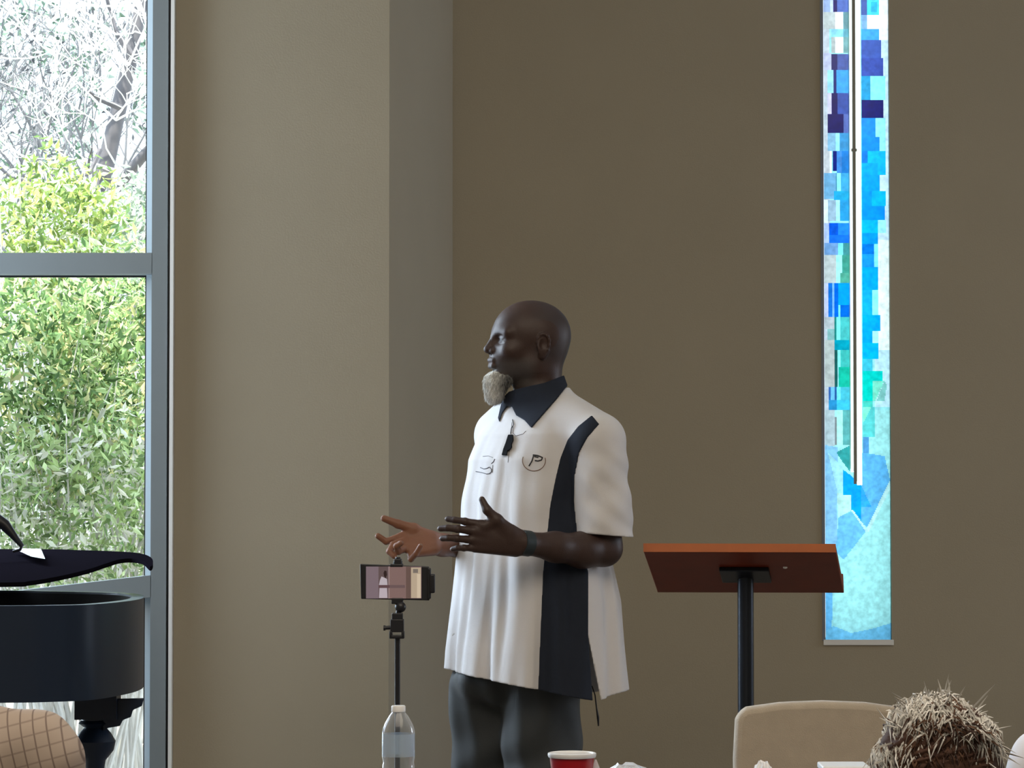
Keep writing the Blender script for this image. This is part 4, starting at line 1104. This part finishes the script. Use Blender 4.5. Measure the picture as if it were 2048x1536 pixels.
# sleeves
ss.cone(Q(1194, 884, -.155), Q(1209, 1085, -.165), .074, .081, .012)
ss.cone(Q(1012, 884, .155), Q(1004, 1080, .17), .072, .078, .015)
def sleeve_folds(x, y, z):
    m_ = np.clip((x - Q(1150, 0).x) * 30, 0, 1) * np.clip((Q(0, 860).z - z) * 10, 0, 1) * np.clip((Y0 - .02 - y) * 20, 0, 1) * (z > Q(0, 1100).z)
    return .0030 * np.sin(46 * z - 34 * x + 2 * np.sin(20 * y)) * m_ + .0016 * np.sin(90 * z + 70 * x) * m_
ss.D = (ss.D + sleeve_folds(*ss.grid((slice(None),)*3))).astype(np.float32)
gx, gy, gz = ss.grid((slice(None),)*3)
FIELD = ss.D.copy()
# cut the sleeve ends; hollow sleeves and hem
def zlin(px_, y0_, x0_, sl): return Q(0, y0_).z - (px_ - Q(x0_, 0).x) * sl
sleeve_zone = (np.sqrt((gx - Q(1208, 0).x)**2 + (gy - (Y0 - .165))**2) - .100)
cut = np.maximum(sleeve_zone, gz - zlin(gx, 1063, 1148, .085))
cut = np.maximum(cut, -(torso(gx, gy, gz) - .0005) * 1.0)
ss.D = np.maximum(ss.D, -cut)
ss.cone(Q(1203, 985, -.16), Q(1210, 1120, -.165), .068, .078, .003, mode='s') if False else None
inner = np.maximum(np.sqrt((gx - Q(1208, 0).x)**2 + (gy - (Y0 - .165))**2) - .060, gz - Q(0, 1040).z)
inner = np.maximum(inner, -(torso(gx, gy, gz) - .006))
ss.D = np.maximum(ss.D, -inner)
rz_ = np.maximum(np.sqrt((gx - Q(1004, 0, .17).x)**2 + (gy - (Y0 + .17))**2) - .11, gz - Q(0, 1060).z)
rz_ = np.maximum(rz_, -(torso(gx, gy, gz) - .0005))
ss.D = np.maximum(ss.D, -rz_)
hx = [Q(a, 0).x for a in (880, 900, 1075, 1176, 1190, 1240, 1290)]; hz = [Q(0, a).z for a in (1338, 1341, 1368, 1388, 1391, 1378, 1370)]
ss.D = np.maximum(ss.D, np.interp(gx, hx, hz) - gz)
ss.D = np.maximum(ss.D, -np.maximum(torso(gx, gy, gz, .0) + .006, gz - Q(0, 1250).z))
slit = poly_sd(gx, gz, [(Q(a, 0).x, Q(0, b).z) for a, b in ((1166, 1262), (1170, 1262), (1198, 1402), (1178, 1402))])
ss.D = np.maximum(ss.D, -np.maximum(slit + 0 * gy, gy - Y0)).astype(np.float32)
nk = SDF(ss.lo, [a[-1] for a in ss.ax], ss.h)
ss.D = np.maximum(ss.D, gz - np.interp(gx, [Q(990, 0).x, Q(1133, 0).x], [Q(0, 808).z, Q(0, 776).z])).astype(np.float32)
Vs, Qs = ss.nets(2)
MSHIRT = principled('white_polo_fabric', (.74, .72, .73), .85, noise=.03, nscale=20, bump=.35, bscale=900, sheen=.2)
MNAVY = principled('navy_fabric', (.019, .024, .038), .85, spec=.25, noise=.12, nscale=25, bump=.3, bscale=900)
shirt_me = nets_mesh('shirt', [(Vs, Qs)])
shirt = link('polo_shirt', shirt_me, MSHIRT, man)
# navy side panel
pan = SDF((Q(1060, 0).x, Y0 - .30, Q(0, 1402).z), (Q(1200, 0).x, Y0 + .02, Q(0, 825).z), .0030)
ax, ay, az = pan.grid((slice(None),)*3)
# resample the shirt field on the finer grid
gg = np.stack(np.meshgrid(*pan.ax, indexing='ij'), -1).reshape(-1, 3)
fs_ = SDF.__new__(SDF); fs_.lo = ss.lo; fs_.h = ss.h; fs_.n = ss.n; fs_.ax = ss.ax; fs_.D = FIELD
base = fs_.sample(gg).reshape(pan.n)
poly = [(Q(a, 0).x, Q(0, b).z) for a, b in ((1179,834),(1193,852),(1170,878),(1154,908),(1146,950),(1144,1000),(1150,1060),(1160,1100),(1172,1140),(1171,1262),(1180,1396),(1074,1378),(1077,1300),(1084,1140),(1092,1068),(1098,1010),(1108,960),(1118,918),(1132,882),(1152,856))]
pd = poly_sd(ax, az, poly) + 0 * ay
pan.D = np.maximum(np.maximum(base - .0022, -(base + .004)), pd)
pan.D = np.maximum(pan.D, np.interp(ax, hx, hz) - .001 - az).astype(np.float32)
Vp, Qp = pan.nets(1)
link('side_panel', nets_mesh('panel', [(Vp, Qp)]), MNAVY, shirt, True)['label'] = 'navy blue side panel'
# collar
co = SDF((Q(990, 0).x, Y0 - .16, Q(0, 872).z), (Q(1142, 0).x, Y0 + .16, Q(0, 748).z), .0022)
gg = np.stack(np.meshgrid(*co.ax, indexing='ij'), -1).reshape(-1, 3)
co.D = (fs_.sample(gg).reshape(co.n) - .005).astype(np.float32)
co.cone(Q(1070, 735), Q(1074, 800), .071, .079, .02)
co.cone(Q(1074, 800), Q(1078, 840), .079, .095, .02)
U = co.D.copy(); ax, ay, az = co.grid((slice(None),)*3)
cp = [(Q(a, 0).x, Q(0, b).z) for a, b in ((1127,752),(1134,772),(1112,800),(1062,858),(1048,842),(1032,832),(1024,815),(1014,812),(1004,828),(999,846),(996,836),(1002,808),(1006,795),(1018,784),(1045,777),(1088,768))]
co.D = np.maximum(np.maximum(U, -(U + .006)), poly_sd(ax, az, cp) + 0 * ay).astype(np.float32)
Vc, Qc = co.nets(1)
link('collar', nets_mesh('collar', [(Vc, Qc)]), MNAVY, shirt)['label'] = 'dark navy turned-down collar'

# marks embroidered on the shirt, laid on the cloth
bvh = BVHTree.FromPolygons([tuple(v) for v in Vs.tolist()], Qs.tolist())
cam_p = Vector((0, 0, CAMZ))
def on_shirt(px, py, lift=.0008):
    d = (Q(px, py) - cam_p).normalized()
    hit = bvh.ray_cast(cam_p, d)
    if hit[0] is None: return Q(px, py, -.15)
    n = hit[1]; n = n if n.dot(d) < 0 else -n
    return hit[0] + n * lift
def strokes(name, lines, r, mat, lift=.0006):
    m = MB()
    for ln in lines:
        pts = []
        for i in range(len(ln) - 1):
            for k in range(4):
                t = k / 4; pts.append(on_shirt(ln[i][0]*(1-t) + ln[i+1][0]*t, ln[i][1]*(1-t) + ln[i+1][1]*t, lift))
        pts.append(on_shirt(*ln[-1], lift)); m.tube(pts, r, 6)
    return m.build(name, mat, shirt, sm=60)
MTH = principled('dark_thread', (.035, .033, .035), .7); MTO = principled('brown_thread', (.22, .13, .09), .7); MTG = principled('grey_thread', (.10, .10, .12), .7)
strokes('embroidered_letter', [[(1067,912),(1064,922),(1058,932)], [(1066,910),(1075,911),(1085,915),(1083,920),(1076,922),(1070,921)], [(1069,913),(1077,915)]], .0018, MTH)
ring = [(1068 + 23*math.cos(a), 921 + 21*math.sin(a)) for a in np.linspace(-.25, math.pi + .35, 16)]
strokes('embroidered_ring', [ring], .0011, MTO)
strokes('embroidered_logo', [[(990,918),(987,924),(983,927)], [(961,935),(968,938),(974,937),(979,934),(983,938),(983,944),(979,947)], [(952,943),(963,945),(974,948),(981,947)]], .0011, MTG)
strokes('embroidered_outline', [[(966,913),(977,912),(986,915)], [(986,930),(985,945)]], .0006, MTG)
strokes('placket_seam', [[(1024,845),(1022,866),(1018,905),(1016,925)], [(1052,862),(1046,868),(1032,872),(1026,866),(1026,852)]], .0007, MTG, .0002)
# clip-on microphone and its cord
m = MB()
mp_ = [(1016,869),(1026,869),(1027,880),(1023,888),(1024,894),(1019,900),(1015,901),(1014,911),(1003,910),(1006,898),(1011,885)]
A_ = [on_shirt(x, y, -.001) for x, y in mp_]; B_ = [p + (cam_p - p).normalized() * .012 for p in [on_shirt(x, y, 0) for x, y in mp_]]
m.hexa(A_, B_); m.build('lapel_microphone', principled('matt_black', (.006, .006, .008), .8, spec=.1), man, bevel=.002, clean=True)
m = MB(); m.tube([on_shirt(1022, 868, .002), on_shirt(1024, 858, .003), on_shirt(1028, 850, .002), on_shirt(1026, 840, .002)], .0012, 6)
m.build('microphone_cord', MBLACK, man, sm=60)
m = MB(); m.tube([Q(1184, 1372, -.04), Q(1190, 1390, -.05), Q(1193, 1415, -.05), Q(1196, 1435, -.05), Q(1197, 1452, -.05)], [.0015, .0018, .002, .0035, .002], 6)
m.build('microphone_cord', MBLACK, man, sm=60)
# wrist watch
d = (wr - Q(1110, 1094, -.27)).normalized(); cw = wr - d * .002
m = MB(); up_ = Vector((0, 0, 1)); up_ = (up_ - d*up_.dot(d)).normalized(); sd = d.cross(up_); n = 32; vs = []; fs = []
for (rr_, off) in ((.029, -.016), (.0338, -.014), (.0338, .014), (.029, .016)):
    for k in range(n): a = 2*math.pi*k/n; vs.append(cw + d*off + (up_*math.cos(a) + sd*math.sin(a)) * rr_)
for i in range(4):
    for k in range(n): fs.append((i*n+k, i*n+(k+1) % n, ((i+1) % 4)*n+(k+1) % n, ((i+1) % 4)*n+k))
m.add(vs, fs); m.build('wrist_watch', principled('dark_strap', (.02, .03, .035), .5), man, sm=40, clean=True)

# ---------------------------------------------------------------- trousers and shoes
tr_ = SDF((Q(872, 0).x, Y0 - .22, .06), (Q(1200, 0).x, Y0 + .27, Q(0, 1315).z), .0042)
tr_.ell(Q(1030, 1355, .01), (.165, .125, .10), 0)
tr_.chain([Q(982, 1370, .07), Q(978, 1560, .075), Q(975, 1750, .08), Q(990, 1950, .12)], [.112, .100, .088, .078], .02)
tr_.chain([Q(1086, 1370, -.055), Q(1085, 1560, -.06), Q(1090, 1750, -.07), Q(1085, 1950, -.05)], [.108, .100, .088, .078], .02)
gx, gy, gz = tr_.grid((slice(None),)*3)
tr_.D = tr_.D + .0045 * np.sin(30 * gx + 10 * np.sin(6 * gz) + 8 * gy) + .003 * np.sin(22 * gz + 30 * gx + 25 * gy) + .0025 * np.sin(75 * gx + 9 * gz - 30 * gy)
tr_.D = np.maximum(tr_.D, gz - Q(0, 1330).z).astype(np.float32)
Vq, Qq = tr_.nets(2)
link('trousers', nets_mesh('trousers', [(Vq, Qq)]), principled('charcoal_trousers', (.024, .029, .033), .62, noise=.15, nscale=14, bump=.3, bscale=700, sheen=.1), man)
for c in (Q(985, 1960, .12), Q(1082, 1960, -.05)):
    s = SDF((c.x - .26, c.y - .16, -.005), (c.x + .14, c.y + .12, .16), .005)
    R3 = np.array(rot_z(math.pi + math.radians(30)).to_3x3()); dv = Vector((-math.cos(.52), -math.sin(.52), 0))
    s.ell(c + dv*.09 + Vector((0, 0, .045 - c.z)), (.125, .045, .042), 0, R=R3); s.ell(Vector((c.x, c.y, .06)), (.06, .043, .055), .03); s.cone((c.x, c.y, .06), (c.x, c.y, .12), .045, .048, .02)
    s.D = np.maximum(s.D, .0 - s.grid((slice(None),)*3)[2] + .001).astype(np.float32)
    a, b = s.nets(1); link('shoe', nets_mesh('shoe', [(a, b)]), principled('black_leather', (.015, .013, .012), .35), man)

# ---------------------------------------------------------------- seated audience
def seated(x, y, sc, lean, label, shirt_mat, skin, hair, headpitch=0.0, turn=0.0, headsc=1.0, trouser=(.03, .035, .05)):
    e = empty('person', (x, y, 0), label, 'person')
    hip = Vector((0, 0, .53))
    Rl = Matrix.Translation(hip) @ Matrix.Rotation(-lean, 4, 'X') @ Matrix.Translation(-hip)
    B = Matrix.Translation((x, y, 0)) @ Matrix.Scale(sc, 4)
    def U(a, b, c): return Rl @ Vector((a, b, c))
    hc = U(0, .03, 1.185)
    Mh = B @ Matrix.Translation(hc) @ rot_z(math.pi/2 + turn) @ Matrix.Rotation(headpitch, 4, 'Y') @ Matrix.Scale(headsc, 4)
    h = head_field(.0035, True, (-.02, 0, -.20)); Vh, Qh = h.nets(1); parts = [(xf(Vh, Mh), Qh)]
    s = SDF((-.36, -.30, .0), (.36, .75, 1.15), .008)
    for q in (-1, 1):
        elb = U(q*.235, .09, .76); hand = Vector((q*.115, .34, .625)); kn = Vector((q*.12, .43, .49))
        s.cone(elb, hand, .040, .026, .01); s.cone(U(q*.19, 0, .98), elb, .045, .040, .01)
        s.cone(Vector((q*.09, .02, .53)), kn, .065, .055, .02); s.cone(kn, Vector((q*.12, .44, .09)), .052, .035, .02)
    s.ell(U(0, 0, .88), (.14, .09, .16), .03); s.ell(U(0, 0, .62), (.14, .09, .16), .05); s.cone(U(0, 0, 1.0), U(0, .01, 1.08), .06, .05, .03)
    v, qd = s.nets(1); parts.append((xf(v, B), qd))
    for q in (-1, 1):
        g = SDF((q*.115 - .07, .30, .57), (q*.115 + .07, .50, .68), .003)
        w0 = Vector((q*.115, .345, .622)); 
        for i in range(4):
            m0 = Vector((q*(.085 + .02*i), .41 - .004*abs(i-1.5), .605)); tipl = (.075, .082, .076, .06)[3 - i if q > 0 else 3 - i]
            g.cone(w0, m0, .016, .010, .01)
            g.chain([m0, m0 + Vector((0, tipl*.5, -.004)), m0 + Vector((0, tipl, -.022))], [.0092, .0085, .0072], .002)
        g.chain([w0, w0 + Vector((-q*.032, .035, -.004)), w0 + Vector((-q*.045, .068, -.012))], [.016, .0115, .009], .004, .012)
        v, qd = g.nets(1); parts.append((xf(v, B), qd))
    link('body', nets_mesh('body', parts, lambda V, N: np.tile(np.array(skin), (len(V), 1))), skin_mat('skin', .5), e)
    s = SDF((-.36, -.30, .40), (.36, .45, 1.14), .007)
    s.ell(U(0, -.01, .60), (.175, .125, .14), 0); s.ell(U(0, .01, .74), (.172, .125, .17), .05); s.ell(U(0, -.005, .90), (.182, .122, .15), .05)
    for q in (-1, 1):
        s.cone(U(q*.07, -.005, 1.015), U(q*.185, 0, .985), .060, .066, .04); s.cone(U(q*.185, 0, .985), U(q*.235, .085, .78), .066, .058, .02); s.cone(U(q*.235, .085, .78), Vector((q*.15, .27, .655)), .052, .042, .02)
    s.cone(U(0, .005, 1.0), U(0, .015, 1.07), .075, .064, .03)
    gx, gy, gz = s.grid((slice(None),)*3)
    s.D = (s.D + .003 * np.sin(30*gx + 12*gz) * np.sin(24*gz + 14*gy) + .002*np.sin(60*gz - 40*gx)).astype(np.float32)
    v, qd = s.nets(2); o = link('shirt', nets_mesh('shirt', [(v, qd)]), shirt_mat, e, world=False); o.data.transform(Matrix.Scale(sc, 4))
    s = SDF((-.26, -.20, .06), (.26, .56, .66), .008)
    s.ell((0, 0, .55), (.165, .13, .10), 0)
    for q in (-1, 1): s.chain([Vector((q*.09, .02, .54)), Vector((q*.12, .43, .50)), Vector((q*.12, .44, .12))], [.088, .072, .055], .02)
    v, qd = s.nets(1); o = link('trousers', nets_mesh('t', [(v, qd)]), principled('trousers_cloth', trouser, .8), e, world=False); o.data.transform(Matrix.Scale(sc, 4))
    for q in (-1, 1):
        s = SDF((q*.12 - .06, .36, .0), (q*.12 + .06, .66, .13), .006); s.ell((q*.12, .52, .045), (.045, .125, .042), 0); s.ell((q*.12, .44, .06), (.043, .055, .055), .02)
        v, qd = s.nets(1); o = link('shoe', nets_mesh('s', [(v, qd)]), MBLACK, e, world=False); o.data.transform(Matrix.Scale(sc, 4))
    # hair
    rr = random.Random(hair['seed'])
    hs = SDF((-.14, -.11, -.10), (.13, .11, .15), .0028)
    hs.ell((-.008, 0, .040), (.106, .082, .090), 0); hs.ell((-.035, 0, .0), (.078, .078, .075), .03)
    for q in (-1, 1):
        if hair.get('n'): hs.ell((-.020, q*.074, -.004), (.034, .019, .044), .015)
    hs.ell((.10, 0, -.02), (.075, .10, .075), .02, mode='s'); hs.ell((.02, 0, -.09), (.09, .12, .055), .02, mode='s')
    a, b, c = hs.grid((slice(None),)*3)
    hs.D = (hs.D + .0022 * np.sin(160*b + 50*np.sin(20*c)) * np.sin(70*a + 60*c)).astype(np.float32)
    v, qd = hs.nets(1); vw = xf(v, Mh)
    hm = skin_mat('hair', .85)
    ho = link('hair', nets_mesh('hair', [(vw, qd)], lambda V, N: np.tile(np.array(hair['base']), (len(V), 1))), hm, e)
    if hair.get('n'):
        m = MB()
        for _ in range(hair['n']):
            d = Vector((rr.gauss(-.35, .8), rr.gauss(0, 1), rr.gauss(.45, .7))).normalized()
            if d.z < -.45 or (d.x > .75): continue
            root = Vector((-.008 + d.x*.104, d.y*.080, .040 + d.z*.088))
            if root.z < .0: root.x = min(root.x, -.0)
            rim = min(1, (abs(d.y)**2 + max(0, d.z)**2) ** .5 * 1.02)
            if rim < .62 and rr.random() < .6: continue      # greying hair with rim highlights put into the strand colours, back left brown
            L = rr.uniform(.026, .046) * (1 + .5 * (rr.random() < .06)); wild = rr.random() < .005
            tang = Vector((-.55, d.y * .55 + rr.uniform(-.35, .35), -.35 if d.z < .45 else .15))
            tang = tang - d * tang.dot(d)
            di = (d * (rr.uniform(.5, 1.0) if wild else rr.uniform(-.06, .10)) + tang * (1.2 if abs(d.y) > .25 else .9) + Vector((0, .15*math.sin(9*d.z), 0)) + Vector((rr.uniform(-.3, .3), rr.uniform(-.3, .3), rr.uniform(-.25, .2))) * .36).normalized()
            p1 = root + di * L * .55; p2 = p1 + (di - d * (0 if wild else rr.uniform(.35, .75))).normalized() * L * .45
            kk = rr.uniform(.7, 1.15); col = [u * kk for u in (rr.choice(hair['light']) if rr.random() < (rim - .35) * 1.5 else rr.choice(hair['dark']))]
            m.tube([Mh @ (root - d*.004), Mh @ p1, Mh @ p2], [.0014, .0012, .0002], 3, tuple(col), cap=False)
        o = m.build('hair_strands', hm, ho)
    return e

MPLAID = bpy.data.materials.new('checked_cloth'); MPLAID.use_nodes = True
nt = MPLAID.node_tree; b_ = nt.nodes['Principled BSDF']; b_.inputs['Roughness'].default_value = .9
tc = nt.nodes.new('ShaderNodeTexCoord'); mpn = nt.nodes.new('ShaderNodeMapping'); mpn.inputs['Rotation'].default_value = (0, math.radians(14), 0)
nt.links.new(tc.outputs['Object'], mpn.inputs[0])
wv = []
for axn, sc_ in (('X', 17.0), ('Z', 15.0)):
    w = nt.nodes.new('ShaderNodeTexWave'); w.wave_type = 'BANDS'; w.bands_direction = axn; w.inputs['Scale'].default_value = sc_; w.inputs['Distortion'].default_value = .6; w.inputs['Detail Scale'].default_value = .6
    nt.links.new(mpn.outputs[0], w.inputs[0]); r_ = nt.nodes.new('ShaderNodeMapRange'); r_.inputs['From Min'].default_value = .93; r_.inputs['From Max'].default_value = 1.0; r_.inputs['To Max'].default_value = (.9 if axn == 'X' else .5); nt.links.new(w.outputs['Fac'], r_.inputs[0]); wv.append(r_)
mxn = nt.nodes.new('ShaderNodeMath'); mxn.operation = 'MAXIMUM'; nt.links.new(wv[0].outputs[0], mxn.inputs[0]); nt.links.new(wv[1].outputs[0], mxn.inputs[1])
mm = nt.nodes.new('ShaderNodeMix'); mm.data_type = 'RGBA'; mm.inputs[6].default_value = (.42, .34, .285, 1); mm.inputs[7].default_value = (.16, .115, .10, 1)
nt.links.new(mxn.outputs[0], mm.inputs[0]); nt.links.new(mm.outputs[2], b_.inputs['Base Color'])
MWS = principled('white_shirt_cloth', (.72, .72, .78), .85, noise=.04)
MGS = principled('grey_shirt_cloth', (.12, .13, .15), .9, noise=.1)

seated(.531, 3.36, .916, math.radians(33), 'seated person in the foreground seen from behind, tousled grey and brown hair', MGS, (.42, .24, .17),
       dict(seed=5, base=(.070, .030, .018), n=12500, light=[(.80, .78, .74), (.62, .60, .56), (.86, .84, .80), (.45, .42, .38)], dark=[(.10, .045, .022), (.05, .024, .018), (.14, .07, .04), (.07, .035, .025)]), headpitch=math.radians(6), headsc=1.0)
seated(-.898, 4.5, .962, 0.0, 'seated person in a tan checked shirt, one shoulder at the lower left corner', MPLAID, (.40, .25, .18),
       dict(seed=6, base=(.09, .07, .06)))
seated(1.062, 5.0, .90, 0.0, 'seated person in a white shirt, one shoulder at the right picture edge', MWS, (.35, .20, .14),
       dict(seed=7, base=(.04, .03, .03)))
for x_, y_, lb in ((.531, 3.26, 'beige upholstered chair under the grey-haired person'), (-.898, 4.40, 'beige upholstered chair under the person in the checked shirt'), (1.062, 4.90, 'beige upholstered chair under the person in the white shirt')):
    c_ = copy_tree(ch0); c_.location = (x_, y_ - .15, 0); c_.scale = (1, 1, .88); c_['label'] = lb
for c_ in [o for o in bpy.data.objects if o.get('category') == 'chair']: c_['group'] = 'beige banquet chairs'
